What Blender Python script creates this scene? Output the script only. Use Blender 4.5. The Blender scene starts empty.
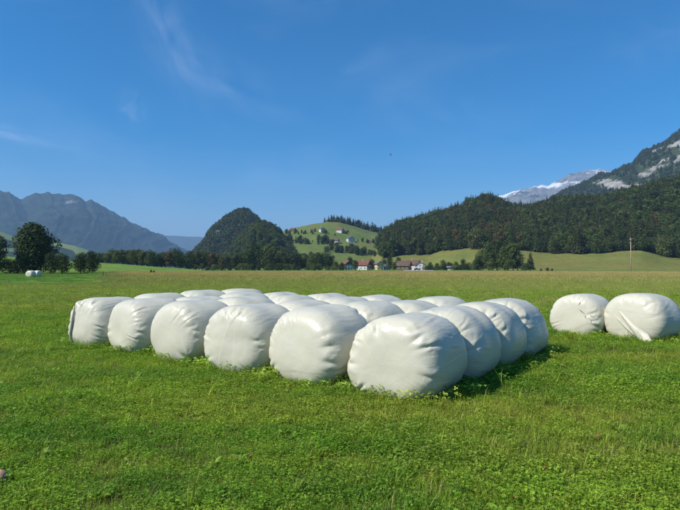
import bpy, bmesh, math, random
import numpy as np
from mathutils import Vector, Matrix

SC = bpy.context.scene
COL = SC.collection
R = math.radians

# ------------------------------------------------------------------ camera
CAM_H = 1.55
F_PX, CX, CY, HORIZON = 534.0, 340.0, 255.0, 268.0      # in pixels of a 680 x 510 picture
PITCH = math.atan((HORIZON - CY) / F_PX)
cam_d = bpy.data.cameras.new('camera')
cam = bpy.data.objects.new('camera', cam_d)
COL.objects.link(cam)
cam.location = (0, 0, CAM_H)
cam.rotation_euler = (R(90) + PITCH, 0, 0)
cam_d.sensor_width = 36.0
cam_d.lens = 36.0 * F_PX / 680.0
cam_d.clip_start = 0.05
cam_d.clip_end = 60000
SC.camera = cam

# ------------------------------------------------------------------ sun, sky, exposure
SUN_EL, SUN_AZ = 44.0, -114.0          # azimuth from +Y towards +X: the sun stands left, a little behind the camera
SUN_DIR = Vector((math.sin(R(SUN_AZ)) * math.cos(R(SUN_EL)), math.cos(R(SUN_AZ)) * math.cos(R(SUN_EL)), math.sin(R(SUN_EL))))
sun_d = bpy.data.lights.new('sun', 'SUN')
sun_d.energy = 5.0
sun_d.angle = R(0.53)
sun_d.color = (1.0, 0.93, 0.82)
sun = bpy.data.objects.new('sun', sun_d)
COL.objects.link(sun)
sun.location = (-60, -30, 60)
sun.rotation_euler = (-SUN_DIR).to_track_quat('-Z', 'Y').to_euler()

world = bpy.data.worlds.new('World')
SC.world = world
world.use_nodes = True
SC.view_settings.view_transform = 'Standard'
SC.view_settings.look = 'None'
SC.view_settings.exposure = 0.45
SC.view_settings.gamma = 1.0
SC.view_settings.use_curve_mapping = False
SC.render.engine = 'CYCLES'
SC.cycles.use_denoising = True
SC.cycles.max_bounces = 6
SC.cycles.diffuse_bounces = 3
SC.cycles.glossy_bounces = 3
SC.cycles.transmission_bounces = 3
SC.cycles.volume_bounces = 0
SC.cycles.caustics_reflective = False
SC.cycles.caustics_refractive = False


class N:
    """small helper around a node tree"""
    def __init__(self, tree):
        self.t = tree
    def new(self, typ, **kw):
        n = self.t.nodes.new(typ)
        for k, v in kw.items():
            setattr(n, k, v)
        return n
    def put(self, sock, val):
        if isinstance(val, bpy.types.NodeSocket):
            self.t.links.new(val, sock)
        elif val is not None:
            if sock.type == 'RGBA' and len(val) == 3:
                val = (*val, 1)
            sock.default_value = val
    def math(self, op, a, b=None, c=None, clamp=False):
        n = self.new('ShaderNodeMath', operation=op, use_clamp=clamp)
        self.put(n.inputs[0], a)
        if b is not None: self.put(n.inputs[1], b)
        if c is not None: self.put(n.inputs[2], c)
        return n.outputs[0]
    def mix(self, f, a, b, blend='MIX'):
        n = self.new('ShaderNodeMix', data_type='RGBA', blend_type=blend)
        self.put(n.inputs[0], f); self.put(n.inputs[6], a); self.put(n.inputs[7], b)
        return n.outputs[2]
    def ramp(self, v, lo, hi, a=0.0, b=1.0):
        n = self.new('ShaderNodeMapRange', interpolation_type='SMOOTHSTEP')
        self.put(n.inputs[0], v)
        for i, x in enumerate((lo, hi, a, b)): n.inputs[i + 1].default_value = x
        return n.outputs[0]
    def noise(self, vec, scale, detail=3.0, rough=0.55, dist=0.0, dims='3D'):
        n = self.new('ShaderNodeTexNoise', noise_dimensions=dims)
        if vec is not None: self.put(n.inputs['Vector'], vec)
        n.inputs['Scale'].default_value = scale
        n.inputs['Detail'].default_value = detail
        n.inputs['Roughness'].default_value = rough
        n.inputs['Distortion'].default_value = dist
        return n.outputs[0]
    def scale(self, vec, s, rot=(0, 0, 0)):
        n = self.new('ShaderNodeMapping')
        self.put(n.inputs[0], vec)
        n.inputs['Scale'].default_value = s
        n.inputs['Rotation'].default_value = rot
        return n.outputs[0]


def pix_az_el(px, py):
    """direction through a pixel: azimuth from +Y towards +X, tangent of the elevation"""
    px = np.asarray(px, float); py = np.asarray(py, float)
    u = (px - CX) / F_PX; v = (CY - py) / F_PX
    y = math.cos(PITCH) - v * math.sin(PITCH)
    z = math.sin(PITCH) + v * math.cos(PITCH)
    return np.arctan2(u, y), z / np.hypot(u, y)


def build_world():
    k = N(world.node_tree)
    world.node_tree.nodes.clear()
    sky = k.new('ShaderNodeTexSky', sky_type='NISHITA')
    sky.sun_disc = False
    sky.sun_elevation = R(SUN_EL)
    sky.sun_rotation = R(SUN_AZ)
    sky.altitude = 500
    sky.air_density = 1.0
    sky.dust_density = 0.7
    sky.ozone_density = 3.5
    tc = k.new('ShaderNodeTexCoord')
    sep = k.new('ShaderNodeSeparateXYZ')
    k.put(sep.inputs[0], tc.outputs['Generated'])
    az = k.math('ARCTAN2', sep.outputs[0], sep.outputs[1])
    el = k.math('ARCSINE', sep.outputs[2])
    comb = k.new('ShaderNodeCombineXYZ')
    k.put(comb.inputs[0], az); k.put(comb.inputs[1], el)
    ae = comb.outputs[0]
    total = None
    # thin cirrus: centre pixel, half length, half width (radians), tilt (degrees), strength
    for (px, py, ra, rb, tilt, st, seed) in ((170, 35, .085, .022, -62, .30, 1), (225, 82, .10, .020, -22, .24, 2),
                                             (133, 109, .022, .011, -70, .30, 3), (8, 133, .075, .006, -8, .50, 4),
                                             (285, 170, .10, .025, 12, .13, 5), (655, 40, .06, .02, 20, .12, 6),
                                             (420, 110, .16, .03, -14, .10, 7)):
        a0, t0 = pix_az_el(px, py)
        a0, e0 = float(a0), math.atan(float(t0))
        da = k.math('SUBTRACT', az, a0); de = k.math('SUBTRACT', el, e0)
        c, s = math.cos(R(tilt)), math.sin(R(tilt))
        ra, rb = ra * 1.1, rb * 1.7
        u = k.math('ADD', k.math('MULTIPLY', da, c / ra), k.math('MULTIPLY', de, s / ra))
        v = k.math('ADD', k.math('MULTIPLY', da, -s / rb), k.math('MULTIPLY', de, c / rb))
        cb = k.new('ShaderNodeCombineXYZ')
        k.put(cb.inputs[0], k.math('MULTIPLY', u, 1.1)); k.put(cb.inputs[1], k.math('MULTIPLY', v, .9)); cb.inputs[2].default_value = seed * 7.3
        nz = k.ramp(k.noise(cb.outputs[0], 1.1, 6, .5, .4), .25, .85)
        r2 = k.math('ADD', k.math('MULTIPLY', u, u), k.math('MULTIPLY', v, v))
        g = k.math('EXPONENT', k.math('MULTIPLY', r2, -1.0))
        m = k.math('MULTIPLY', k.math('MULTIPLY', g, nz), st * .36)
        total = m if total is None else k.math('ADD', total, m)
    veil = k.ramp(k.noise(k.scale(ae, (1.2, 3.5, 1), (0, 0, .3)), 1.6, 6, .55, .6), .48, .85, 0, .10)
    total = k.math('ADD', total, veil, clamp=True)
    hs = k.new('ShaderNodeHueSaturation')
    hs.inputs['Saturation'].default_value = 1.56
    hs.inputs['Value'].default_value = 1.0
    k.put(hs.inputs['Color'], sky.outputs[0])
    colr = k.mix(total, hs.outputs[0], (9.0, 9.6, 10.5))
    bg = k.new('ShaderNodeBackground')
    k.put(bg.inputs[0], colr)
    bg.inputs[1].default_value = 0.106
    out = k.new('ShaderNodeOutputWorld')
    k.put(out.inputs[0], bg.outputs[0])
build_world()

# ------------------------------------------------------------------ general helpers
def tag(o, label=None, cat=None, group=None, kind=None):
    if label: o['label'] = label
    if cat: o['category'] = cat
    if group: o['group'] = group
    if kind: o['kind'] = kind
    return o

def link(o, parent=None):
    COL.objects.link(o)
    if parent is not None:
        o.parent = parent
    return o

def empty(name, loc=(0, 0, 0), rz=0.0, s=1.0):
    o = bpy.data.objects.new(name, None)
    o.empty_display_size = .3
    o.location = loc; o.rotation_euler = (0, 0, rz); o.scale = (s, s, s)
    return link(o)

def np_mesh(name, verts, faces, mats=(), smooth=False, face_attr=None, vert_attr=None):
    """faces: an (M,3) or (M,4) array"""
    verts = np.asarray(verts, np.float32); faces = np.asarray(faces, np.int32)
    me = bpy.data.meshes.new(name)
    n = faces.shape[1]
    me.vertices.add(len(verts)); me.vertices.foreach_set('co', verts.ravel())
    me.loops.add(faces.size); me.loops.foreach_set('vertex_index', faces.ravel())
    me.polygons.add(len(faces))
    me.polygons.foreach_set('loop_start', np.arange(0, faces.size, n, dtype=np.int32))
    me.polygons.foreach_set('loop_total', np.full(len(faces), n, np.int32))
    if smooth: me.polygons.foreach_set('use_smooth', np.ones(len(faces), bool))
    for d, dom in ((face_attr, 'FACE'), (vert_attr, 'POINT')):
        for k_, v in (d or {}).items():
            a = me.attributes.new(k_, 'FLOAT', dom)
            a.data.foreach_set('value', np.asarray(v, np.float32))
    for m in mats: me.materials.append(m)
    me.update(calc_edges=True)
    return me

class MB:
    """collects boxes, prisms and tubes into one mesh"""
    def __init__(self): self.v, self.f = [], []
    def add(self, vs, fs):
        b = len(self.v); self.v += [tuple(p) for p in vs]; self.f += [tuple(i + b for i in f) for f in fs]
        return self
    def box(self, x0, x1, y0, y1, z0, z1):
        return self.add([(x0, y0, z0), (x1, y0, z0), (x1, y1, z0), (x0, y1, z0), (x0, y0, z1), (x1, y0, z1), (x1, y1, z1), (x0, y1, z1)],
                        [(0, 3, 2, 1), (4, 5, 6, 7), (0, 1, 5, 4), (1, 2, 6, 5), (2, 3, 7, 6), (3, 0, 4, 7)])
    def tube(self, pts, rads, n=8, cap=True):
        pts = [Vector(p) for p in pts]; rings = []
        for i, p in enumerate(pts):
            d = (pts[min(i + 1, len(pts) - 1)] - pts[max(i - 1, 0)]).normalized()
            a = d.orthogonal().normalized() if abs(d.z) < .9 else Vector((1, 0, 0)).cross(d).normalized()
            b = d.cross(a)
            rings.append([p + (a * math.cos(2 * math.pi * j / n) + b * math.sin(2 * math.pi * j / n)) * rads[i] for j in range(n)])
        vs = [q for r_ in rings for q in r_]; fs = []
        for i in range(len(rings) - 1):
            for j in range(n):
                fs.append((i * n + j, i * n + (j + 1) % n, (i + 1) * n + (j + 1) % n, (i + 1) * n + j))
        if cap:
            fs.append(tuple(range(n - 1, -1, -1))); fs.append(tuple(range((len(rings) - 1) * n, len(rings) * n)))
        return self.add(vs, fs)
    def mesh(self, name, mat, smooth=False):
        me = bpy.data.meshes.new(name); me.from_pydata(self.v, [], self.f)
        if mat: me.materials.append(mat)
        if smooth:
            for p in me.polygons: p.use_smooth = True
        return me
    def build(self, name, mat, parent=None, smooth=False):
        return link(bpy.data.objects.new(name, self.mesh(name, mat, smooth)), parent)

# value noise in numpy
_rng = np.random.default_rng(11)
_tab = _rng.random((256, 256))
def vnoise(x, y):
    xi = np.floor(x).astype(int); yi = np.floor(y).astype(int)
    fx = x - xi; fy = y - yi
    fx = fx * fx * (3 - 2 * fx); fy = fy * fy * (3 - 2 * fy)
    g = lambda i, j: _tab[i & 255, j & 255]
    return (g(xi, yi) * (1 - fx) + g(xi + 1, yi) * fx) * (1 - fy) + (g(xi, yi + 1) * (1 - fx) + g(xi + 1, yi + 1) * fx) * fy
def fbm(x, y, oct=4, ridged=False):
    s = 0; a = .5; x = np.asarray(x, float) + 31.7; y = np.asarray(y, float) + 12.9
    for _ in range(oct):
        n = vnoise(x, y) * 2 - 1
        if ridged: n = 1 - 2 * np.abs(n)
        s = s + a * n; a *= .5; x = x * 2.03 + 5.1; y = y * 2.03 + 9.7
    return s

def mat_new(name):
    m = bpy.data.materials.new(name); m.use_nodes = True
    m.node_tree.nodes.clear()
    return m, N(m.node_tree)
def finish(k, shader, disp=None):
    o = k.new('ShaderNodeOutputMaterial'); k.put(o.inputs[0], shader)
def principled(k, base, rough=.8, spec=.3, normal=None, **kw):
    b = k.new('ShaderNodeBsdfPrincipled')
    k.put(b.inputs['Base Color'], base); k.put(b.inputs['Roughness'], rough)
    b.inputs['Specular IOR Level'].default_value = spec
    if normal is not None: k.put(b.inputs['Normal'], normal)
    for kk, v in kw.items(): k.put(b.inputs[kk], v)
    return b.outputs[0]
def bump(k, h, strength=.3, dist=.1):
    b = k.new('ShaderNodeBump'); b.inputs['Strength'].default_value = strength; b.inputs['Distance'].default_value = dist
    k.put(b.inputs['Height'], h); return b.outputs[0]

def simple_mat(name, col, rough=.8, var=.12, scale=3.0, spec=.25):
    m, k = mat_new(name)
    g = k.new('ShaderNodeNewGeometry')
    n = k.noise(g.outputs['Position'], scale, 4, .6)
    c0 = tuple(c * (1 - var * 1.6) for c in col); c1 = tuple(min(1, c * (1 + var)) for c in col)
    c = k.mix(k.ramp(n, .3, .7), c0, c1)
    finish(k, principled(k, c, rough, spec))
    return m

# ------------------------------------------------------------------ meadow colour: one node group used by the soil and by every blade
def meadow_group():
    g = bpy.data.node_groups.new('meadow_tint', 'ShaderNodeTree')
    g.interface.new_socket('Color', in_out='OUTPUT', socket_type='NodeSocketColor')
    g.interface.new_socket('Dry', in_out='OUTPUT', socket_type='NodeSocketFloat')
    k = N(g)
    geo = k.new('ShaderNodeNewGeometry'); P = geo.outputs['Position']
    sp = k.new('ShaderNodeSeparateXYZ'); k.put(sp.inputs[0], P)
    X, Y = sp.outputs[0], sp.outputs[1]
    # lush and yellowish patches, stretched along the mowing direction
    n1 = k.noise(k.scale(P, (.55, 1.3, 0), (0, 0, R(-20))), .9, 4, .6, .4)
    n2 = k.noise(k.scale(P, (1, 1, 0)), 3.6, 5, .7)
    n3 = k.noise(k.scale(P, (1, 1, 0)), .12, 3, .55)
    lush = k.mix(k.ramp(n1, .33, .66), (.275, .405, .042), (.118, .268, .026))
    lush = k.mix(k.math('MULTIPLY', k.ramp(n2, .56, .70), .55), lush, (.400, .330, .075))
    lush = k.mix(k.math('MULTIPLY', k.ramp(n3, .42, .68), .35), lush, (.290, .345, .050))
    n4 = k.noise(k.scale(P, (.22, .75, 0), (0, 0, R(-24))), .8, 4, .55, .5)
    lush = k.mix(k.math('MULTIPLY', k.ramp(n4, .46, .66), .55), lush, (.370, .400, .060))
    n5 = k.noise(k.scale(P, (1, 1, 0)), 1.7, 6, .75, .3)
    lush = k.mix(k.math('MULTIPLY', k.ramp(n5, .60, .70), .60), lush, (.330, .260, .080))
    # older grass with seed heads farther out, straw-coloured strip beyond, a freshly mown green strip at the side
    olive = k.mix(k.ramp(k.noise(k.scale(P, (.05, .35, 0)), 1.0, 4, .6), .35, .65), (.215, .310, .052), (.300, .330, .080))
    straw = k.mix(k.ramp(k.noise(k.scale(P, (.02, .12, 0)), 1.0, 4, .6), .35, .65), (.400, .345, .120), (.500, .410, .170))
    wob = k.math('MULTIPLY', k.math('SUBTRACT', k.noise(k.scale(P, (.05, .05, 0)), 1.0, 4, .6), .5), 22.0)
    Yw = k.math('ADD', Y, wob)
    f_ol = k.ramp(Yw, 6, 78)
    f_st = k.ramp(Yw, 55, 150)
    side = k.math('ADD', k.math('ADD', X, k.math('MULTIPLY', Y, .42)), k.math('MULTIPLY', wob, .6))   # left of this line: mown
    f_mown = k.math('MULTIPLY', k.ramp(side, -6, 6, 1, 0), k.ramp(Yw, 45, 58))
    mown = k.mix(k.ramp(n3, .35, .65), (.085, .200, .026), (.125, .235, .036))
    dry = k.math('MULTIPLY', k.math('MAXIMUM', k.math('MULTIPLY', f_ol, .6), f_st), k.math('SUBTRACT', 1.0, f_mown))
    c = k.mix(f_ol, lush, olive)
    c = k.mix(f_st, c, straw)
    c = k.mix(f_mown, c, mown)
    far = k.ramp(Y, 232, 246)                         # beyond the field edge: short green grass again
    c = k.mix(far, c, (.105, .190, .034))
    o = k.new('NodeGroupOutput')
    k.put(o.inputs[0], c); k.put(o.inputs[1], dry)
    return g
MEADOW = meadow_group()

def grass_mat(name, mul=(1, 1, 1), straw=0.0, transl=.35, gloss=.3):
    m, k = mat_new(name)
    g = k.new('ShaderNodeGroup'); g.node_tree = MEADOW
    at = k.new('ShaderNodeAttribute', attribute_name='var')
    oi = k.new('ShaderNodeObjectInfo')
    c = k.mix(1.0, g.outputs[0], mul, 'MULTIPLY')
    v = k.math('MULTIPLY_ADD', at.outputs['Fac'], 1.05, .45)
    v = k.math('MULTIPLY', v, k.math('MULTIPLY_ADD', oi.outputs['Random'], .4, .80))
    vc = k.new('ShaderNodeCombineColor')
    for i in range(3): k.put(vc.inputs[i], v)
    c = k.mix(1.0, c, vc.outputs[0], 'MULTIPLY')
    # a few blades are yellow or withered
    c = k.mix(k.ramp(at.outputs['Fac'], .90, .97, 0, .75), c, (.30, .26, .08))
    if straw: c = k.mix(straw, c, (.46, .37, .17))
    bs = principled(k, c, .50, gloss)
    tr = k.new('ShaderNodeBsdfTranslucent'); k.put(tr.inputs[0], k.mix(1.0, c, (1.15, 1.25, .55), 'MULTIPLY'))
    mx = k.new('ShaderNodeMixShader'); mx.inputs[0].default_value = transl
    k.put(mx.inputs[1], bs); k.put(mx.inputs[2], tr.outputs[0])
    finish(k, mx.outputs[0])
    return m

def ground_mat():
    m, k = mat_new('meadow_soil')
    g = k.new('ShaderNodeGroup'); g.node_tree = MEADOW
    geo = k.new('ShaderNodeNewGeometry'); P = geo.outputs['Position']
    sp = k.new('ShaderNodeSeparateXYZ'); k.put(sp.inputs[0], P)
    fine = k.noise(P, 22, 4, .7)
    near = k.mix(k.ramp(fine, .3, .7), (.028, .036, .010), (.090, .090, .026))      # moss and thatch between the stems
    # beyond the reach of the modelled blades the sheet is the sward itself
    wid = k.noise(k.scale(P, (1, 1, 0)), 1.4, 5, .7)
    vc = k.math('MULTIPLY_ADD', k.ramp(wid, .25, .75), .7, .55)
    cc = k.new('ShaderNodeCombineColor')
    for i in range(3): k.put(cc.inputs[i], vc)
    sward = k.mix(1.0, g.outputs[0], cc.outputs[0], 'MULTIPLY')
    c = k.mix(k.ramp(sp.outputs[1], 9, 45), near, sward)
    finish(k, principled(k, c, .95, .1, bump(k, k.math('ADD', fine, wid), .6, .05)))
    return m

# ------------------------------------------------------------------ ground sheet
def build_ground():
    rr = np.concatenate([[0], np.geomspace(1.5, 14000, 90)])
    na = 144
    v = [(0, 0, 0)]; f = []
    aa = np.linspace(0, 2 * math.pi, na, endpoint=False)
    for r in rr[1:]:
        x, y = np.sin(aa) * r, np.cos(aa) * r
        z = ground_z(x, y)
        v += list(zip(x, y, z))
    me = bpy.data.meshes.new('ground')
    for j in range(na): f.append((0, 1 + (j + 1) % na, 1 + j))
    for i in range(len(rr) - 2):
        a = 1 + i * na; b = a + na
        for j in range(na):
            f.append((a + j, a + (j + 1) % na, b + (j + 1) % na, b + j))
    me.from_pydata([tuple(map(float, p)) for p in v], [], f)
    for p in me.polygons: p.use_smooth = True
    me.materials.append(ground_mat())
    tag(link(bpy.data.objects.new('ground', me)), kind='structure')
def ground_z(x, y):
    r = np.hypot(x, y)
    w = np.clip((r - 3) / 20, 0, 1) * np.clip((160 - r) / 90, 0, 1)
    return w * .05 * fbm(np.asarray(x) * .08, np.asarray(y) * .08, 2)
build_ground()

# ------------------------------------------------------------------ hills and mountains
class Hill:
    """height field through lines that are given by their direction and distance; each line is a list of (px, py, distance[, minus])"""
    ALL = []
    def __init__(self, name, lines, noise=(0, 1), back=(1.5, 0.2), ridged=False, cover=True, warp=0.0, jag=0.0):
        self.jag = jag; self.warp = warp; self.name = name; self.lines = []; self.noise = noise; self.ridged = ridged
        for L in lines:
            a = np.array([(p[0], p[1], p[2], p[3] if len(p) > 3 else 0) for p in L], float)
            az, te = pix_az_el(a[:, 0], a[:, 1])
            self.lines.append((az, a[:, 2], CAM_H + a[:, 2] * te - a[:, 3]))
        self.back = back
        if cover: Hill.ALL.append(self)
    def knots(self, az):
        rk, zk = [], []
        for (A, r, z) in self.lines:
            rk.append(np.interp(az, A, r)); zk.append(np.interp(az, A, z))
        if self.jag: zk[-1] = zk[-1] + self.jag * (fbm(np.asarray(az) * 60, np.asarray(az) * 0 + 3, 5, True) - .15)
        rk.append(rk[-1] * self.back[0]); zk.append(zk[-1] * self.back[1] - 8)
        return np.array(rk), np.array(zk)
    def z(self, x, y):
        x = np.asarray(x, float); y = np.asarray(y, float)
        az = np.arctan2(x, y); r = np.hypot(x, y)
        rk, zk = self.knots(az)
        if self.warp:
            w_ = np.clip((rk[-2] - r) / (.3 * rk[-2]), 0, 1)
            rk, zk = self.knots(az + self.warp * w_ * fbm(x / (self.noise[1] * 1.3), y / (self.noise[1] * 1.3), 3))
        K = len(rk)
        sec = (zk[1:] - zk[:-1]) / (rk[1:] - rk[:-1])
        m = np.zeros_like(zk)
        for i in range(1, K - 1):
            m[i] = np.where(sec[i - 1] * sec[i] > 0, 2 * sec[i - 1] * sec[i] / (sec[i - 1] + sec[i] + 1e-12), 0)
        out = np.where(r < rk[0], zk[0], zk[-1])
        for i in range(K - 1):
            h = rk[i + 1] - rk[i]; t = np.clip((r - rk[i]) / h, 0, 1)
            val = ((2 * t ** 3 - 3 * t ** 2 + 1) * zk[i] + (t ** 3 - 2 * t ** 2 + t) * h * m[i]
                   + (-2 * t ** 3 + 3 * t ** 2) * zk[i + 1] + (t ** 3 - t ** 2) * h * m[i + 1])
            out = np.where((r >= rk[i]) & (r <= rk[i + 1]), val, out)
        amp, wl = self.noise
        if amp:
            edge = np.clip((out + 2) / (amp * 2 + 4), 0, 1)
            near_ridge = 1 - .90 * np.exp(-((r - rk[-2]) / (.24 * rk[-2])) ** 2)
            out = out + amp * edge * near_ridge * (fbm(x / wl, y / wl, 7, self.ridged) - (.18 if self.ridged else 0))
        return out
    def mesh(self, px0, px1, na, nr, mat, attrs=None):
        a0 = float(pix_az_el(px0, 268)[0]); a1 = float(pix_az_el(px1, 268)[0])
        A = np.linspace(a0, a1, na)
        rk, _ = self.knots(A)
        T = np.linspace(0, 1, nr)
        Rr = (rk[0] - 5)[:, None] + (rk[-1] - rk[0])[:, None] * (T[None, :] ** 1.15)
        X = np.sin(A)[:, None] * Rr; Y = np.cos(A)[:, None] * Rr
        Z = self.z(X, Y)
        v = np.stack([X, Y, Z], -1).reshape(-1, 3)
        i, j = np.meshgrid(np.arange(na - 1), np.arange(nr - 1), indexing='ij')
        q = (i * nr + j).ravel()
        f = np.stack([q, q + nr, q + nr + 1, q + 1], 1)
        at = {k_: fn(X, Y, Z).ravel() for k_, fn in (attrs or {}).items()}
        me = np_mesh(self.name, v, f, [mat], True, None, at)
        o = tag(link(bpy.data.objects.new(self.name, me)), kind='structure')
        return o

def to_px(x, y, z):
    """where a point falls in the picture"""
    c, s = math.cos(PITCH), math.sin(PITCH)
    zz = np.asarray(z) - CAM_H
    d = y * c + zz * s; up = -y * s + zz * c
    return CX + F_PX * x / d, CY - F_PX * up / d

def height(x, y):
    h = np.zeros_like(np.asarray(x, float))
    for H in Hill.ALL: h = np.maximum(h, H.z(x, y))
    return h

def hit(px, py, r0=150, r1=2500):
    """first point of the land behind a pixel"""
    az, te = pix_az_el(px, py)
    r = np.linspace(r0, r1, 1600)
    x, y = np.sin(az) * r, np.cos(az) * r
    h = height(x, y)
    zz = CAM_H + r * te
    i = int(np.argmax(h >= zz)) if np.any(h >= zz) else -1
    return Vector((float(x[i]), float(y[i]), float(h[i])))

def at_px(px, r):
    az, _ = pix_az_el(px, 268)
    x, y = math.sin(az) * r, math.cos(az) * r
    return Vector((float(x), float(y), float(height(np.array([x]), np.array([y]))[0])))

L_ = lambda pts, r, minus=0: [(p[0], p[1], p[2] if len(p) > 2 else r, minus) for p in pts]

meadow_rise = Hill('meadow_rise', [
    L_([(-200, 277), (250, 277)], 190),
    L_([(-200, 252), (-60, 254), (0, 256), (20, 257.5), (60, 260.5), (97, 262.8), (120, 264), (150, 266.4), (180, 268.2), (200, 270), (230, 273)], 330)],
    noise=(.35, 25), back=(1.9, .2))
right_hill = Hill('wooded_hill', [
    L_([(320, 271, 450), (425, 271, 445), (450, 272, 410), (490, 272.5, 350), (900, 273, 330)], 320),
    L_([(330, 275, 540), (365, 268, 540), (383, 257, 540), (400, 254.5, 540), (427, 253, 540), (440, 250, 530), (460, 248, 515), (478, 247, 505), (500, 249.5, 495), (537, 252.5, 485), (567, 254, 480), (600, 253, 480), (620, 250.5, 480), (638, 249.5, 480), (658, 254.5, 480), (680, 257, 480), (760, 258, 480), (900, 258, 480)], 480),
    L_([(330, 276), (365, 262), (383, 243), (399, 235), (422, 228), (439, 223.5), (460, 218.5), (469, 212.5), (488, 208), (497, 212), (512, 219), (531, 219), (560, 211), (600, 210), (633, 202), (680, 192), (760, 186), (900, 190)], 730)],
    noise=(3.0, 60), back=(1.35, .8), warp=.02)
green_hill = Hill('green_hill', [
    L_([(180, 271), (520, 271)], 470),
    L_([(200, 272), (235, 264), (265, 255), (290, 252), (320, 251), (350, 252), (380, 252), (410, 254), (450, 262), (490, 270)], 720),
    L_([(200, 275), (240, 262), (262, 244), (280, 233), (294, 228.5), (313, 224.5), (327, 222.5), (339, 222.8), (355, 227), (369, 231.5), (381, 234), (400, 239), (430, 250), (470, 268)], 1000)],
    noise=(3.0, 70), back=(1.5, .3))
wooded_bump = Hill('wooded_bump', [
    L_([(180, 271), (360, 271)], 520),
    L_([(205, 276), (222, 264), (236, 248), (246, 237), (255, 230), (261, 228.5), (267, 229.5), (272, 232), (279, 236.5), (286, 245), (296, 256), (310, 272)], 860)],
    noise=(4, 60), back=(1.3, .1))
cone_hill = Hill('wooded_cone_hill', [
    L_([(160, 271), (340, 271)], 900),
    L_([(180, 272), (191, 258), (204, 245), (212, 232.5), (225, 221), (233, 217), (240, 214), (247, 214.5), (254, 219), (261, 226), (270, 233), (284, 248), (300, 270)], 1280)],
    noise=(9, 90), back=(1.3, .1), warp=.02)
right_mountain = Hill('rocky_mountain', [
    L_([(430, 271), (1000, 271)], 1050),
    L_([(480, 250), (540, 230), (600, 208), (640, 190), (680, 172), (760, 150), (900, 140)], 1700),
    L_([(520, 235), (545, 204), (560, 197.5), (577, 189.5), (600, 178.5), (610, 175), (622, 171.5), (632, 168.5), (640, 160), (648, 153), (660, 146), (668, 140), (680, 132), (700, 122), (760, 96), (900, 80)], 2150)],
    noise=(75, 210), back=(1.5, .3), ridged=True, warp=.05, jag=14)
left_foothill = Hill('meadow_foothill', [
    L_([(-250, 271), (260, 271)], 1500),
    L_([(-250, 222), (-60, 226), (0, 231), (18, 238), (30, 246), (46, 243.5), (60, 243), (75, 246), (90, 251), (110, 259), (135, 267), (160, 275)], 2700)],
    noise=(22, 300), back=(1.4, .2), warp=.03)
left_mountain = Hill('left_mountain', [
    L_([(-300, 271), (300, 271)], 3400),
    L_([(-300, 200), (-150, 192), (-60, 189), (0, 193.5), (12, 197), (23, 200.5), (29, 198.5), (35, 196.3), (44, 196.4), (53, 195.8), (60, 197.2), (69, 196), (77, 199.5), (85, 203.2), (91, 201.2), (101, 205.8), (112, 212), (122, 218.4), (132, 224.2), (146, 231), (159, 236), (175, 245), (195, 257), (215, 270)], 6200)],
    noise=(420, 760), back=(1.4, .2), ridged=True, cover=False, warp=.08, jag=32)
far_ridge = Hill('far_ridge', [
    L_([(0, 271), (500, 271)], 8500),
    L_([(60, 226), (110, 233), (145, 236.5), (159, 235.4), (175, 236), (188, 237), (200, 237), (230, 242), (300, 251), (400, 268)], 11000)],
    noise=(120, 1400), back=(1.15, .2), ridged=True, cover=False)
snow_ridge = Hill('snow_ridge', [
    L_([(380, 271), (1000, 271)], 4600),
    L_([(420, 232), (470, 208), (490, 198.5), (500, 196.6), (508, 195), (517, 192), (526, 190.5), (535, 188.6), (543, 187.2), (551, 186.2), (556, 183.6), (563, 181.6), (571, 176.5), (580, 173.2), (592, 171.6), (610, 171), (640, 170), (700, 176), (900, 200)], 7200)],
    noise=(260, 600), back=(1.25, .3), ridged=True, cover=False, warp=.06, jag=30)

def land_mat(name, grass, forest, rock=None, snow=None, fscale=.02, gscale=.02):
    """cover attributes: wood, rock, snow (0..1)"""
    m, k = mat_new(name)
    geo = k.new('ShaderNodeNewGeometry'); P = geo.outputs['Position']
    A = lambda nm: k.new('ShaderNodeAttribute', attribute_name=nm).outputs['Fac']
    n = k.noise(P, gscale, 5, .6)
    g = k.mix(k.ramp(n, .3, .7), grass, tuple(c * f for c, f in zip(grass, (1.45, 1.22, 1.3))))
    n2 = k.noise(P, fscale, 6, .72)
    fo = k.mix(k.ramp(n2, .3, .72), tuple(c * .35 for c in forest), tuple(c * 1.8 for c in forest))
    wide = k.noise(P, gscale * .35, 4, .6)
    g = k.mix(k.ramp(wide, .40, .66, 0, .55), g, tuple(c * f for c, f in zip(grass, (1.55, 1.10, 1.25))))
    g = k.mix(k.ramp(k.noise(P, gscale * 5, 4, .7), .55, .75, 0, .45), g, tuple(c * .55 for c in grass))
    brk = k.math('MULTIPLY', k.math('SUBTRACT', k.noise(k.scale(P, (1, 1, 1.6)), fscale * .9, 9, .72, .4), .5), 1.5)
    c = k.mix(k.ramp(k.math('ADD', A('wood'), k.math('MULTIPLY', brk, .35)), .40, .60), g, fo)
    if rock:
        n3 = k.noise(k.scale(P, (1, 1, .35)), fscale * 1.5, 6, .7)
        rk = k.mix(k.ramp(n3, .3, .7), tuple(c_ * .65 for c_ in rock), tuple(min(1, c_ * 1.25) for c_ in rock))
        c = k.mix(k.ramp(k.math('ADD', A('rock'), brk), .38, .54), c, rk)
    if snow:
        brk2 = k.math('MULTIPLY', k.math('SUBTRACT', k.noise(k.scale(P, (1, 1, .6)), fscale * 1.3, 9, .75, .3), .5), 2.0)
        c = k.mix(k.ramp(k.math('ADD', A('snow'), brk2), .44, .60), c, snow)
    finish(k, principled(k, c, .95, .05, bump(k, n2, .8, .12 / fscale)))
    return m

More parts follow.
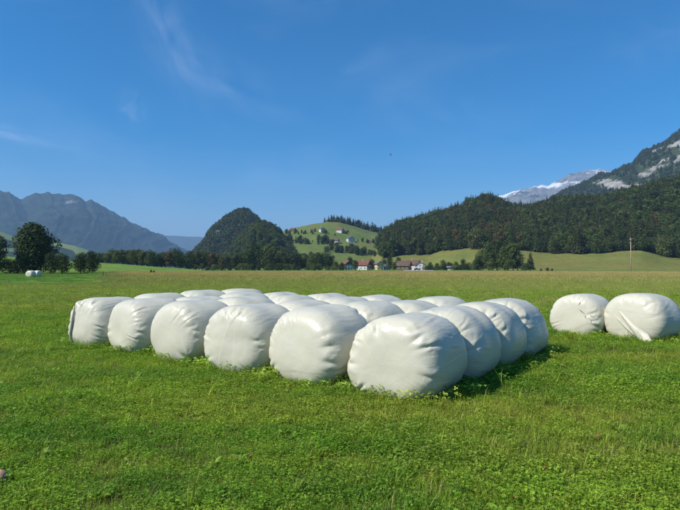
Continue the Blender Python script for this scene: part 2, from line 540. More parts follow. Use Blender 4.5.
ONE = lambda X, Y, Z: np.ones_like(X)
ZERO = lambda X, Y, Z: np.zeros_like(X)
GRASS_C, WOOD_C = (.115, .185, .035), (.030, .048, .018)

def wood_right(X, Y, Z):
    px, py = to_px(X, Y, Z); r = np.hypot(X, Y)
    rim = np.interp(np.arctan2(X, Y), right_hill.lines[1][0], right_hill.lines[1][1]) + 22 * fbm(X / 40, Y / 40, 3)
    return ((r > rim) & (px > 382 + 3 * np.sin(r / 17))).astype(float)

meadow_rise.mesh(-190, 250, 120, 60, land_mat('rise_grass', (.100, .190, .032), WOOD_C, gscale=.05), {'wood': ZERO})
right_hill.mesh(330, 880, 260, 110, land_mat('hill_grass', (.112, .140, .036), WOOD_C, gscale=.04), {'wood': wood_right})
green_hill.mesh(195, 480, 200, 110, land_mat('green_hill_grass', (.088, .135, .034), WOOD_C, gscale=.03), {'wood': ZERO})
wooded_bump.mesh(203, 315, 90, 70, land_mat('bump_floor', GRASS_C, WOOD_C), {'wood': ONE})

def rock_cone(X, Y, Z):
    px, py = to_px(X, Y, Z)
    return np.exp(-((px - 218) / 6) ** 2 - ((py - 234) / 5) ** 2) * .95 + .25 * fbm(X / 40, Y / 40, 4) - .12
cone_hill.mesh(178, 305, 140, 90, land_mat('cone_floor', GRASS_C, (.030, .046, .020), (.19, .18, .16), fscale=.03), {'wood': ONE, 'rock': rock_cone})

def rock_right(X, Y, Z):
    px, py = to_px(X, Y, Z)
    top = np.interp(px, [540, 560, 600, 632, 660, 680, 760], [204, 197, 178, 168, 146, 132, 96])
    below = py - top
    band = np.exp(-((below - 14 - (px - 600) * .10) / 15) ** 2) * np.clip((px - 590) / 30, 0, 1)
    return .66 * band + .60 * fbm(X / 60, Z / 42, 6) + .12 * np.exp(-((px - 606) / 18) ** 2 - ((py - 184) / 5) ** 2) * 4
right_mountain.mesh(500, 880, 420, 320, land_mat('mountain_side', (.09, .12, .04), (.034, .046, .019), (.27, .265, .25), fscale=.02), {'wood': ONE, 'rock': rock_right})

def meadow_left(X, Y, Z):
    px, py = to_px(X, Y, Z)
    m = np.exp(-((px - 4) / 15) ** 2 - ((py - 234 - (px - 4) * .42) / 4.5) ** 2)
    m += np.exp(-((px - 66) / 20) ** 2 - ((py - 246 - (px - 66) * .2) / 2.6) ** 2)
    m += np.exp(-((px - 80) / 6) ** 2 - ((py - 252) / 4) ** 2)
    m += np.exp(-((px - 8) / 10) ** 2 - ((py - 250) / 2.0) ** 2)
    return 1 - np.clip(m * 1.2 + .3 * fbm(X / 90, Y / 90, 4), 0, 1)
left_foothill.mesh(-240, 160, 220, 90, land_mat('foothill_side', (.13, .20, .055), (.026, .044, .022), fscale=.025), {'wood': meadow_left})

def rock_left(X, Y, Z):
    px, py = to_px(X, Y, Z)
    a = 1.1 * np.exp(-((px - 72) / 16) ** 2 - ((py - 202) / 6) ** 2) + .75 * np.exp(-((px - 118) / 9) ** 2 - ((py - 222) / 4) ** 2)
    return a * .38 + .35 * fbm(X / 240, Z / 130, 6) + .02
def snow_left(X, Y, Z):
    px, py = to_px(X, Y, Z)
    a = np.exp(-((px - 68) / 5) ** 2 - ((py - 198.5) / 2.2) ** 2) + np.exp(-((px - 25) / 4) ** 2 - ((py - 200) / 2.5) ** 2) + .7 * np.exp(-((px - 80) / 4) ** 2 - ((py - 203) / 2) ** 2)
    return a * .60 + .35 * fbm(X / 110, Z / 50, 5) - .25
left_mountain.mesh(-290, 216, 520, 300, land_mat('left_mountain_side', (.060, .080, .040), (.018, .030, .020), (.16, .155, .145), (.80, .82, .85), fscale=.011), {'wood': lambda X, Y, Z: .92 + .60 * fbm(X / 300, Y / 300, 5), 'rock': rock_left, 'snow': snow_left})
far_ridge.mesh(60, 400, 200, 60, land_mat('far_ridge_side', (.09, .12, .05), (.034, .048, .028), fscale=.004), {'wood': ONE})

def snow_right(X, Y, Z):
    px, py = to_px(X, Y, Z)
    top = np.interp(px, [490, 500, 517, 543, 560, 580, 610, 700], [198.5, 196.6, 192, 187.2, 182.5, 173.2, 171, 150])
    d = py - top
    lim = np.interp(px, [490, 515, 540, 556, 575, 600, 640], [5, 4, 5.5, 9, 15, 9, 7])
    return .12 + .36 * np.clip(1 - d / lim, -1.0, 1) + .55 * fbm(X / 150, Z / 80, 6)
snow_ridge.mesh(425, 880, 380, 150, land_mat('snow_ridge_side', (.10, .11, .07), (.050, .056, .044), (.17, .165, .16), (.66, .68, .72), fscale=.009),
                {'wood': ONE, 'rock': lambda X, Y, Z: .55 + .5 * fbm(X / 300, Z / 200, 4), 'snow': snow_right})

# ------------------------------------------------------------------ scattering of many small things over a sheet (stuff)
def proto_collection(name, meshes):
    c = bpy.data.collections.new(name)
    for i, me in enumerate(meshes):
        c.objects.link(bpy.data.objects.new('%s_%02d' % (name, i), me))
    return c

def scatter(name, label, cat, pts, scale, rot, idx, coll):
    pts = np.asarray(pts, np.float32); n = len(pts)
    me = bpy.data.meshes.new(name)
    me.vertices.add(n); me.vertices.foreach_set('co', pts.ravel())
    a = me.attributes.new('sc', 'FLOAT_VECTOR', 'POINT'); sc = np.asarray(scale, np.float32)
    if sc.ndim == 1: sc = np.repeat(sc[:, None], 3, 1)
    a.data.foreach_set('vector', np.ascontiguousarray(sc).ravel())
    a = me.attributes.new('rot', 'FLOAT_VECTOR', 'POINT'); a.data.foreach_set('vector', np.asarray(rot, np.float32).ravel())
    a = me.attributes.new('ix', 'INT', 'POINT'); a.data.foreach_set('value', np.asarray(idx, np.int32))
    o = tag(link(bpy.data.objects.new(name, me)), label, cat, kind='stuff')
    g = bpy.data.node_groups.new(name + '_nodes', 'GeometryNodeTree')
    g.interface.new_socket('Geometry', in_out='INPUT', socket_type='NodeSocketGeometry')
    g.interface.new_socket('Geometry', in_out='OUTPUT', socket_type='NodeSocketGeometry')
    nd = g.nodes; gi = nd.new('NodeGroupInput'); go = nd.new('NodeGroupOutput')
    ip = nd.new('GeometryNodeInstanceOnPoints'); ci = nd.new('GeometryNodeCollectionInfo')
    ci.inputs['Collection'].default_value = coll
    ci.inputs['Separate Children'].default_value = True
    ci.inputs['Reset Children'].default_value = True
    def attr(nm, ty):
        q = nd.new('GeometryNodeInputNamedAttribute'); q.data_type = ty; q.inputs['Name'].default_value = nm
        return next(s for s in q.outputs if s.enabled and s.name == 'Attribute')
    g.links.new(gi.outputs[0], ip.inputs['Points'])
    g.links.new(ci.outputs[0], ip.inputs['Instance'])
    ip.inputs['Pick Instance'].default_value = True
    g.links.new(attr('ix', 'INT'), ip.inputs['Instance Index'])
    g.links.new(attr('rot', 'FLOAT_VECTOR'), ip.inputs['Rotation'])
    g.links.new(attr('sc', 'FLOAT_VECTOR'), ip.inputs['Scale'])
    g.links.new(ip.outputs[0], go.inputs[0])
    md = o.modifiers.new('scatter', 'NODES'); md.node_group = g
    return o

# ------------------------------------------------------------------ trees
def foliage_mat(name, col, col2, transl=.22):
    m, k = mat_new(name)
    at = k.new('ShaderNodeAttribute', attribute_name='var').outputs['Fac']
    rnd = k.new('ShaderNodeObjectInfo').outputs['Random']
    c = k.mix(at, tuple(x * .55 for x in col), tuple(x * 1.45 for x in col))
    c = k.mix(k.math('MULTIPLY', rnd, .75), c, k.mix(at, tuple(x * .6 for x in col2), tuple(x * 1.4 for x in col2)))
    b = principled(k, c, .7, .15)
    t = k.new('ShaderNodeBsdfTranslucent'); k.put(t.inputs[0], k.mix(1.0, c, (1.1, 1.2, .6), 'MULTIPLY'))
    mx = k.new('ShaderNodeMixShader'); mx.inputs[0].default_value = transl
    k.put(mx.inputs[1], b); k.put(mx.inputs[2], t.outputs[0])
    finish(k, mx.outputs[0])
    return m
BARK = simple_mat('bark', (.10, .075, .05), .95, .3, 6)
M_LEAF = foliage_mat('broad_leaves', (.055, .090, .022), (.090, .120, .028))
M_LEAFD = foliage_mat('dark_leaves', (.036, .062, .018), (.050, .074, .020))
M_AUT = foliage_mat('autumn_leaves', (.105, .075, .024), (.080, .080, .024))
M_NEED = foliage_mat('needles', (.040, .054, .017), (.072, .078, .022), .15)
M_LIGHT = foliage_mat('light_leaves', (.085, .120, .028), (.110, .125, .036))

def leaf_quads(P, nrm, size, rng):
    n = len(P)
    a = rng.normal(size=(n, 3)); a -= (a * nrm).sum(1, keepdims=True) * nrm
    a /= np.linalg.norm(a, axis=1, keepdims=True) + 1e-9
    b = np.cross(nrm, a)
    s = size[:, None]
    k0 = (1 + .4 * rng.random((n, 1))); k1 = .5 + .4 * rng.random((n, 1))
    V = np.stack([P - a * s * k0 * .5, P - b * s * k1 * .5 + nrm * s * .1, P + a * s * k0 * .5, P + b * s * k1 * .5 + nrm * s * .1], 1).reshape(-1, 3)
    F = np.arange(4 * n).reshape(n, 4)
    return V, F

def broad_crown(seed, h=1.0, w=.7, base=.18, n=2600, leaf=.045, lobes=16, top=.5):
    """a crown of leaf clumps for a tree one unit tall"""
    rng = np.random.default_rng(seed)
    cs, rs = [], []
    for i in range(lobes):
        t = (i + .5) / lobes
        z = base + (h - base) * (.12 + .80 * t)
        prof = math.sin(math.pi * min(1, (.12 + .80 * t)) ** .85) ** .7
        a = i * 2.4 + rng.random() * .8; q = (.15 + .85 * rng.random() ** .6) * w * .5 * prof * .72
        cs.append((math.cos(a) * q, math.sin(a) * q, z)); rs.append(w * (.16 + .12 * rng.random()) * (.65 + .5 * prof))
    cs = np.array(cs); rs = np.array(rs)
    pr = rs ** 2 / np.sum(rs ** 2)
    li = rng.choice(lobes, n, p=pr)
    d = rng.normal(size=(n, 3)); d /= np.linalg.norm(d, axis=1, keepdims=True)
    rad = rs[li] * (.45 + .62 * rng.random(n) ** .5)
    P = cs[li] + d * rad[:, None] * np.array([1, 1, .82])
    P[:, 2] = np.clip(P[:, 2], base * .55, h * 1.02)
    nr = d + rng.normal(size=(n, 3)) * .55 + np.array([0, 0, .25]); nr /= np.linalg.norm(nr, axis=1, keepdims=True)
    V, F = leaf_quads(P, nr, leaf * (.6 + .8 * rng.random(n)), rng)
    lob_v = rng.random(lobes)
    return V, F, np.clip(.55 * lob_v[li] + .45 * rng.random(n), 0, 1)

def spruce_crown(seed, n=1300, w=.30, base=.08, leaf=.05):
    rng = np.random.default_rng(seed)
    tiers = 15
    t = 1 - np.sqrt(rng.random(n)) * .985
    ti = np.floor(t * tiers) / tiers; ft = (t - ti) * tiers
    arms = 9; ph = rng.random(tiers + 1) * 6.28
    a = np.round(rng.random(n) * arms) / arms * 6.283 + ph[(ti * tiers).astype(int)] + rng.normal(size=n) * .13
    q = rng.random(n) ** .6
    uneven = .80 + .35 * rng.random((tiers + 1, arms + 1))[(ti * tiers).astype(int), (np.round(a * arms / 6.283).astype(int)) % (arms + 1)]
    rr = w * .5 * (1 - t) ** .85 * (1.12 - .45 * ft) * q * uneven + .006
    z = base + (1 - base) * t - rr * .38 + rng.normal(size=n) * .006
    P = np.stack([np.cos(a) * rr, np.sin(a) * rr, z], 1)
    nr = np.stack([np.cos(a) * .55, np.sin(a) * .55, np.full(n, .75)], 1) + rng.normal(size=(n, 3)) * .4
    nr /= np.linalg.norm(nr, axis=1, keepdims=True)
    V, F = leaf_quads(P, nr, leaf * (.55 + .7 * rng.random(n)) * (.5 + .6 * (1 - t)), rng)
    tipz = np.array([[0, 0, 1.02], [.006, 0, .93], [-.003, .005, .93], [-.003, -.005, .93]])
    F = np.vstack([F, [[len(V), len(V) + 1, len(V) + 2, len(V) + 3]]]); V = np.vstack([V, tipz])
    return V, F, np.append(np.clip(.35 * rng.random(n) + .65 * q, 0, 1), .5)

def trunk_mesh(seed, kind, mat, base=.18, h=1.0, w=.7):
    rng = random.Random(seed); b = MB()
    if kind == 'spruce':
        b.tube([(0, 0, -.02), (0, 0, .3), (0, 0, .95)], [.013, .010, .002], 6)
    else:
        b.tube([(0, 0, -.02), (.004, 0, .03), (.01, .006, base + .1), (0, .01, .55 * h), (.01, 0, .85 * h)], [.032, .022, .018, .011, .003], 7)
        for i in range(7):
            z = base + (.08 + .07 * i) * h; a = i * 2.4 + rng.random(); L = w * (.30 + .1 * rng.random())
            b.tube([(.005, .004, z), (math.cos(a) * L * .5, math.sin(a) * L * .5, z + .10), (math.cos(a) * L, math.sin(a) * L, z + .17)], [.009, .006, .002], 5)
    return b.mesh('trunk', mat, True)

SHAPES = {}
def add_shape(key, crown, trunk, mat):
    V, F, var = crown
    SHAPES[key] = (np_mesh('crown', V, F, [mat], False, {'var': var}), trunk)
for i in range(3):
    add_shape(('broad', i), broad_crown(10 + i, w=.72 + .06 * i, base=.04), trunk_mesh(i, 'b', BARK, .15), M_LEAF)
    add_shape(('light', i), broad_crown(20 + i, w=.66 + .08 * i, base=.03, lobes=15), trunk_mesh(i + 3, 'b', BARK, .12), M_LIGHT)
    add_shape(('dark', i), broad_crown(30 + i, w=.74, base=.03, lobes=20), trunk_mesh(i + 6, 'b', BARK, .12), M_LEAFD)
    add_shape(('autumn', i), broad_crown(40 + i, w=.62 + .06 * i, base=.05, lobes=14), trunk_mesh(i + 9, 'b', BARK, .15), M_AUT)
    add_shape(('spruce', i), spruce_crown(50 + i, w=.28 + .05 * i), trunk_mesh(i, 'spruce', BARK), M_NEED)
    add_shape(('bush', i), broad_crown(60 + i, w=1.25 + .2 * i, base=.02, n=1500, leaf=.085, lobes=14), trunk_mesh(i + 12, 'b', BARK, .04, .8, 1.0), (M_LEAF, M_LEAFD, M_LIGHT)[i])
# one tall spreading tree of its own
add_shape(('spreading', 0), broad_crown(77, w=.80, base=.02, n=10000, leaf=.040, lobes=40), trunk_mesh(77, 'b', BARK, .10), M_LEAFD)

TREE_RNG = random.Random(5)
def tree(kind, loc, h, label, group=None, name=None, cat='tree', wide=1.0, i=None):
    i = TREE_RNG.randrange(3) if i is None else i
    cr, tr = SHAPES[(kind, i)]
    nm = name or {'spruce': 'spruce_tree', 'bush': 'bush'}.get(kind, 'broadleaf_tree')
    e = empty(nm, loc, TREE_RNG.random() * 6.28, h)
    e.scale = (h * wide, h * wide, h)
    link(bpy.data.objects.new('trunk' if kind != 'bush' else 'stem', tr), e)
    link(bpy.data.objects.new('crown' if kind != 'bush' else 'foliage', cr), e)
    tag(e, label, cat, group)
    return e
pxm = lambda px_h, r: px_h / F_PX * r          # a height in pixels at a distance, in metres

# trees at the left edge of the meadow
tree('spreading', at_px(34, 172), 14.0, 'tall dark spreading tree standing behind the two small white bales at the meadow edge', wide=.98, i=0)
tree('dark', at_px(-3, 170), 10.2, 'dark leafy tree cut by the picture edge beside the tall spreading tree', wide=.85)
for px, r, h, wd in ((10, 176, 3.8, 1.0), (19, 180, 4.2, .9)):
    tree('bush', at_px(px, r), h, 'low dark bush filling the gap beside the tall spreading tree', 'low bushes beside the tall tree', i=1, wide=wd)
for px, r, h, wd in ((51, 158, 5.6, .95), (62, 162, 5.6, 1.25), (81, 160, 5.8, 1.1), (92, 158, 6.2, .95)):
    tree('dark' if px != 62 else 'broad', at_px(px, r), h, 'small round fruit tree in the row beside the tall spreading tree', 'fruit trees at the meadow edge', 'fruit_tree', wide=wd)
# row along the crest of the meadow rise
rg = random.Random(3)
x = 99.0
while x < 186:
    base = np.interp(x, [97, 120, 150, 180, 190], [263, 264, 266, 268, 269])
    topy = np.interp(x, [97, 110, 125, 140, 160, 175, 190], [255, 252, 249, 251, 252, 251, 253]) + rg.uniform(-1.5, 1.8)
    r = rg.uniform(335, 375)
    kd = rg.choice(['broad', 'dark', 'broad', 'autumn', 'light', 'broad'])
    tree(kd, at_px(x, r), pxm(base - topy + 1.0, r), {'autumn': 'brownish tree in the long row along the crest of the meadow rise', 'light': 'pale green tree in the long row along the crest of the meadow rise'}.get(kd, 'green tree in the long row along the crest of the meadow rise'),
         'trees along the crest of the rise', wide=rg.uniform(.95, 1.3))
    x += rg.uniform(3.6, 6.0)
# the tall row at the far side of the meadow, before the wooded hills
x = 189.0
while x < 334:
    topy = np.interp(x, [188, 198, 207, 218, 228, 236, 246, 254, 262, 272, 280, 286, 293, 300, 308, 314, 321, 328, 334],
                     [252, 250, 251, 255, 256, 253, 250, 245, 241, 243, 248, 253, 251, 251, 257, 253, 249, 252, 262]) + rg.uniform(-1, 2.5)
    r = rg.uniform(365, 440)
    kd = rg.choice(['broad', 'dark', 'dark', 'broad', 'light', 'spruce'] if 240 < x < 330 else ['broad', 'dark', 'autumn', 'dark', 'broad'])
    hh = pxm(270 - topy, r)
    tree(kd, at_px(x, r), hh, {'spruce': 'dark spruce in the tall row before the wooded cone hill', 'light': 'pale green tree in the tall row before the wooded cone hill',
         'autumn': 'brownish tree in the tall row before the wooded cone hill'}.get(kd, 'green leafy tree in the tall row before the wooded cone hill'), 'tall tree row before the wooded hills', wide=rg.uniform(.85, 1.15))
    x += rg.uniform(3.4, 6.4)
for x in range(188, 345, 7):
    r = rg.uniform(330, 362)
    bi = rg.randrange(3)
    tree('bush', at_px(x + rg.uniform(-2, 2), r), pxm(rg.uniform(4, 7.5), r), ('mid green', 'dark green', 'pale green')[bi] + ' low bush along the foot of the tall tree row', 'bushes at the foot of the tree row', wide=rg.uniform(.8, 1.3), i=bi)
# trees between the village houses
for px, r, th, kd, wd in ((336, 400, 9, 'broad', 1.1), (342, 418, 8, 'light', 1), (355.5, 400, 10, 'dark', .9), (341, 372, 5, 'bush', 1), (372, 440, 11, 'broad', 1.0), (389.5, 402, 14, 'dark', .72), (384.5, 445, 11, 'dark', .9), (394, 385, 8, 'broad', 1.0),
                          (398, 440, 13, 'broad', .9), (350, 455, 13, 'dark', 1.0), (430, 405, 8, 'broad', 1.1), (437, 400, 7, 'dark', 1.2), (443, 396, 10, 'broad', .9), (449, 400, 8, 'dark', 1.1), (456, 398, 8.5, 'broad', 1.1), (463, 398, 11, 'dark', .8), (469, 398, 7.5, 'broad', 1.2), (475, 400, 8, 'light', 1.2), (425, 395, 4, 'bush', 1.0)):
    tree(kd, at_px(px, r), pxm(th, r), {'bush': 'low bush in the village below the green hill', 'light': 'pale green tree in the village below the green hill', 'dark': 'dark green tree in the village below the green hill'}.get(kd, 'mid green tree in the village below the green hill'), 'village trees', wide=wd)
bx_ = random.Random(12)
for x in np.arange(428, 480, 3.1):
    bi = bx_.randrange(3); r = bx_.uniform(384, 402)
    tree('bush', at_px(x + bx_.uniform(-1, 1), r), pxm(bx_.uniform(3, 6.5), r), ('mid green', 'dark green', 'pale green')[bi] + ' bush in the hedge round the low pale shed', 'hedge round the pale shed', wide=bx_.uniform(.8, 1.25), i=bi)
# clump in front of the wood
for px, r, th, kd, wd in ((482, 352, 22, 'light', .95), (489, 345, 28, 'broad', .82), (497, 356, 29, 'dark', .85), (505, 340, 25, 'broad', 1.0), (513, 338, 28, 'light', .85), (518, 345, 17, 'broad', 1.1), (478, 344, 14, 'dark', 1.1), (492, 333, 11, 'light', 1.2), (508, 332, 10, 'broad', 1.2)):
    tree(kd, at_px(px, r), pxm(th, r), {'light': 'pale green tree in the clump standing before the wooded hill', 'dark': 'dark green tree in the clump standing before the wooded hill'}.get(kd, 'mid green tree in the clump standing before the wooded hill'), 'clump of trees before the wood', wide=wd)
tree('spruce', at_px(530.5, 335), pxm(19, 335), 'single dark spruce at the end of the tree clump before the wood', wide=1.6, i=1)
tree('bush', at_px(525, 333), pxm(7, 333), 'low bush at the foot of the single dark spruce', i=0, wide=.9)
for px, th in ((541, 3.0), (547.5, 4.0), (552, 3.2)):
    e = tree('autumn', at_px(px, 243), pxm(th, 243), 'small dry brown shrub at the edge of the straw field', 'dry shrubs at the field edge', 'dry_shrub', 'shrub', wide=1.2)
for px, r, th in ((151, 168, 3.5), (154, 170, 3)):
    tree('autumn', at_px(px, r), pxm(th, r), 'small yellowish shrub in the field before the crest row of trees', 'yellowish shrubs in the field', 'dry_shrub', 'shrub')

# hedges and single trees on the green hill
def on_hill(poly, n, kinds, th, label, group, seed, jx=2.0, jy=.8):
    q = random.Random(seed)
    xs = np.array([p[0] for p in poly], float); ys = np.array([p[1] for p in poly], float)
    for i in range(n):
        x = q.uniform(xs[0], xs[-1]); y = float(np.interp(x, xs, ys)) + q.uniform(-jy, jy)
        p = hit(x, y, 480, 1300); r = math.hypot(p.x, p.y)
        kd, t_ = q.choice(kinds), q.uniform(*th)
        lb = label
        for w_ in ('dark ', 'small ', 'leafy '): lb = lb[len(w_):] if lb.startswith(w_) else lb
        lb = ('taller ' if t_ > .5 * (th[0] + th[1]) else 'lower ') + {'dark': 'dark green ', 'broad': 'mid green ', 'light': 'pale green ', 'autumn': 'brownish ', 'spruce': 'pointed dark '}[kd] + lb
        tree(kd, p, pxm(t_, r), lb, group, wide=q.uniform(.85, 1.25))
on_hill([(276, 243), (300, 242.5), (334, 243.5)], 44, ['dark', 'broad', 'dark', 'spruce'], (3.5, 8), 'dark tree in the upper hedge across the green hill', 'upper hedge on the green hill', 1, jy=1.8)
on_hill([(325, 252), (345, 252), (365, 255), (388, 256)], 48, ['dark', 'broad', 'dark'], (3.5, 8.5), 'dark tree in the lower hedge across the green hill', 'lower hedge on the green hill', 2, jy=1.6)
on_hill([(330, 247), (345, 246), (358, 250)], 6, ['broad', 'dark'], (3, 5), 'small tree around the large pale house on the green hill', 'trees round the pale house', 4)
on_hill([(286, 234), (318, 233), (349, 234)], 14, ['broad', 'dark', 'broad', 'autumn'], (2.5, 5), 'small orchard tree near the farm houses high on the green hill', 'orchard trees near the hill farms', 5, jy=1.2)
on_hill([(296, 240), (330, 237), (352, 237), (380, 240)], 14, ['broad', 'dark', 'light'], (2, 4.5), 'small single tree dotted over the open slope of the green hill', 'single trees on the green hill', 9, jy=5)
on_hill([(366, 243), (372, 243.5), (381, 245)], 5, ['broad', 'dark'], (3, 4.5), 'small tree near the barn on the green hill', 'trees near the barn', 6)
on_hill([(283, 262), (310, 260), (334, 262)], 14, ['broad', 'light', 'dark'], (5, 8), 'leafy tree at the foot of the green hill', 'trees at the foot of the green hill', 7, jy=2)

# edge of the wood: the trees one can tell apart
q = random.Random(17)
def edge_place(px):
    for lim, ph in ((402, 'where it meets the green hill'), (440, 'above the village houses'), (476, 'above the bushes and low pale shed'), (524, 'behind the clump of trees'),
                    (605, 'between the lone spruce and utility pole'), (655, 'behind the lone utility pole'), (9999, 'beyond the utility pole')):
        if px < lim: return ph
edge = np.array([(384, 256), (400, 254), (427, 253), (440, 250), (460, 248.5), (478, 247.5), (500, 250), (537, 253), (567, 254.5), (600, 253), (622, 249), (640, 247), (652, 256), (680, 258), (720, 258)], float)
x = 384.0
while x < 716:
    for row in range(2):
        xx = x + q.uniform(-1.5, 1.5)
        rb = float(np.interp(pix_az_el(xx, 268)[0], right_hill.lines[1][0], right_hill.lines[1][1]))
        p = at_px(xx, rb - 4 + row * 17 + q.uniform(-6, 7))
        r = math.hypot(p.x, p.y)
        kd = q.choice(['spruce', 'spruce', 'broad', 'dark', 'light', 'broad'] + (['autumn'] if 445 < xx < 540 else [])) if row == 0 else q.choice(['spruce', 'spruce', 'dark', 'broad', 'autumn' if 440 < xx < 530 else 'spruce'])
        hh = q.uniform(17, 25) if kd == 'spruce' else q.uniform(11, 19)
        tree(kd, p, hh, ('tall ' if hh > (21 if kd == 'spruce' else 15) else 'short ') + {'spruce': 'dark spruce', 'light': 'pale green tree', 'autumn': 'rust brown tree', 'dark': 'dark leafy tree'}.get(kd, 'green leafy tree')
             + (' on the wood edge ' if row == 0 else ' inside the wood edge ') + edge_place(xx), 'trees along the edge of the wood', wide=q.uniform(.9, 1.2))
    x += q.uniform(3.6, 5.6)

# the woods behind: one mass each
def lod(meshes_keys, frac, seed):
    out = []
    rng = np.random.default_rng(seed)
    for key, n, leafk in meshes_keys:
        kind = key[0]
        if kind == 'spruce': V, F, var = spruce_crown(seed + key[1], n=n, w=.30 + .04 * key[1], leaf=leafk)
        else: V, F, var = broad_crown(seed + 5 + key[1], w=.68, base=.12, n=n, leaf=leafk, lobes=12)
        out.append(np_mesh('wood_tree', V, F, [{'spruce': M_NEED, 'autumn': M_AUT, 'dark': M_LEAFD, 'broad': M_LEAF, 'light': M_LIGHT}[kind]], False, {'var': var}))
    return out
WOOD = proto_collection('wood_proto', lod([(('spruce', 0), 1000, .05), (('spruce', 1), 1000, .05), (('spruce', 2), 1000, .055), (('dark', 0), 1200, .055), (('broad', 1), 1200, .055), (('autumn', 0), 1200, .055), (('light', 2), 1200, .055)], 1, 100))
FARW = proto_collection('farwood_proto', lod([(('spruce', 0), 110, .15), (('spruce', 1), 110, .15), (('dark', 0), 130, .17), (('broad', 1), 130, .17), (('autumn', 0), 130, .17)], 1, 200))

def wood(name, label, hill, px0, px1, r0, r1, density, hrange, mask, coll, probs, seed, autumn_patch=None):
    spruces = (0, 1, 2) if coll == WOOD else (0, 1)
    rng = np.random.default_rng(seed)
    a0 = float(pix_az_el(px0, 268)[0]); a1 = float(pix_az_el(px1, 268)[0])
    area = .5 * (a1 - a0) * (r1 ** 2 - r0 ** 2)
    n = int(area * density)
    a = rng.uniform(a0, a1, n); r = np.sqrt(rng.uniform(r0 ** 2, r1 ** 2, n))
    x, y = np.sin(a) * r, np.cos(a) * r
    z = hill.z(x, y)
    keep = mask(x, y, z, rng) & (z > -.5)
    x, y, z = x[keep], y[keep], z[keep]; n = len(x)
    probs = np.array(probs, float); probs /= probs.sum()
    ix = rng.choice(len(probs), n, p=probs)
    if autumn_patch: ix = autumn_patch(x, y, z, ix, rng)
    s = rng.uniform(*hrange, n) * (1 + .15 * fbm(x / 60, y / 60, 3))
    s = s * np.where(np.isin(ix, spruces), 1.0, .80)
    wd = s * rng.uniform(.9, 1.25, n)
    rot = np.zeros((n, 3)); rot[:, 2] = rng.random(n) * 6.28
    scatter(name, label, 'wood', np.stack([x, y, z - .3], 1), np.stack([wd, wd, s], 1), rot, ix, coll)
    return n

def patch_right(x, y, z, ix, rng):
    px, py = to_px(x, y, z)
    n = fbm(x / 45, y / 45, 3)
    u = rng.random(len(x))
    a = (np.exp(-((px - 495) / 45) ** 2 - ((py - 235) / 22) ** 2) * .26 + .02)
    ix = np.where((u < a) & (n > -.15), 5, ix)
    ix = np.where((u > .86) & (n > .12), 4, ix)
    ix = np.where((u > .68) & (px > 610) & (py > 205), rng.choice([3, 4, 4, 6], len(x)), ix)
    return ix
nt = wood('mixed_wood', 'dense dark mixed wood covering the long hill above the sloping meadow', right_hill, 378, 800, 497, 830, .050, (13, 24),
          lambda x, y, z, g: wood_right(x, y, z) > .5, WOOD, (4.2, 4.2, 4.2, 3, 3, .5, 1.0), 1, patch_right)
nt += wood('cone_wood', 'dense dark wood covering the steep cone shaped hill', cone_hill, 182, 300, 960, 1400, .022, (13, 20),
           lambda x, y, z, g: (rock_cone(x, y, z) < .48 + .2 * g.random(len(x))) & (z > 4), FARW, (1.5, 1.5, 2, 2.0, .5), 2)
nt += wood('bump_wood', 'mottled brownish green wood on the small hill before the cone hill', wooded_bump, 208, 312, 600, 930, .026, (11, 17),
           lambda x, y, z, g: z > 3, WOOD, (.4, .4, .4, 2, 3, 1.0, 2.2), 3)
nt += wood('crest_wood', 'dark spruce wood along the crest of the green hill', green_hill, 318, 400, 975, 1110, .022, (15, 22),
           lambda x, y, z, g: (np.hypot(x, y) > np.interp(to_px(x, y, z)[0], [318, 326, 350, 356, 390], [1050, 1012, 1012, 1000, 992])) & (to_px(x, y, z)[0] > 324), FARW, (4, 4, 1, .6, .1), 4)
nt += wood('mountain_wood', 'dark wood climbing the rocky mountain side between pale cliffs', right_mountain, 510, 820, 1150, 2230, .0105, (11, 18),
           lambda x, y, z, g: (rock_right(x, y, z) < .18 + .34 * g.random(len(x))) & (g.random(len(x)) > .15), FARW, (2.5, 2.5, 2, 2.0, .35), 5)
print('wood trees', nt)

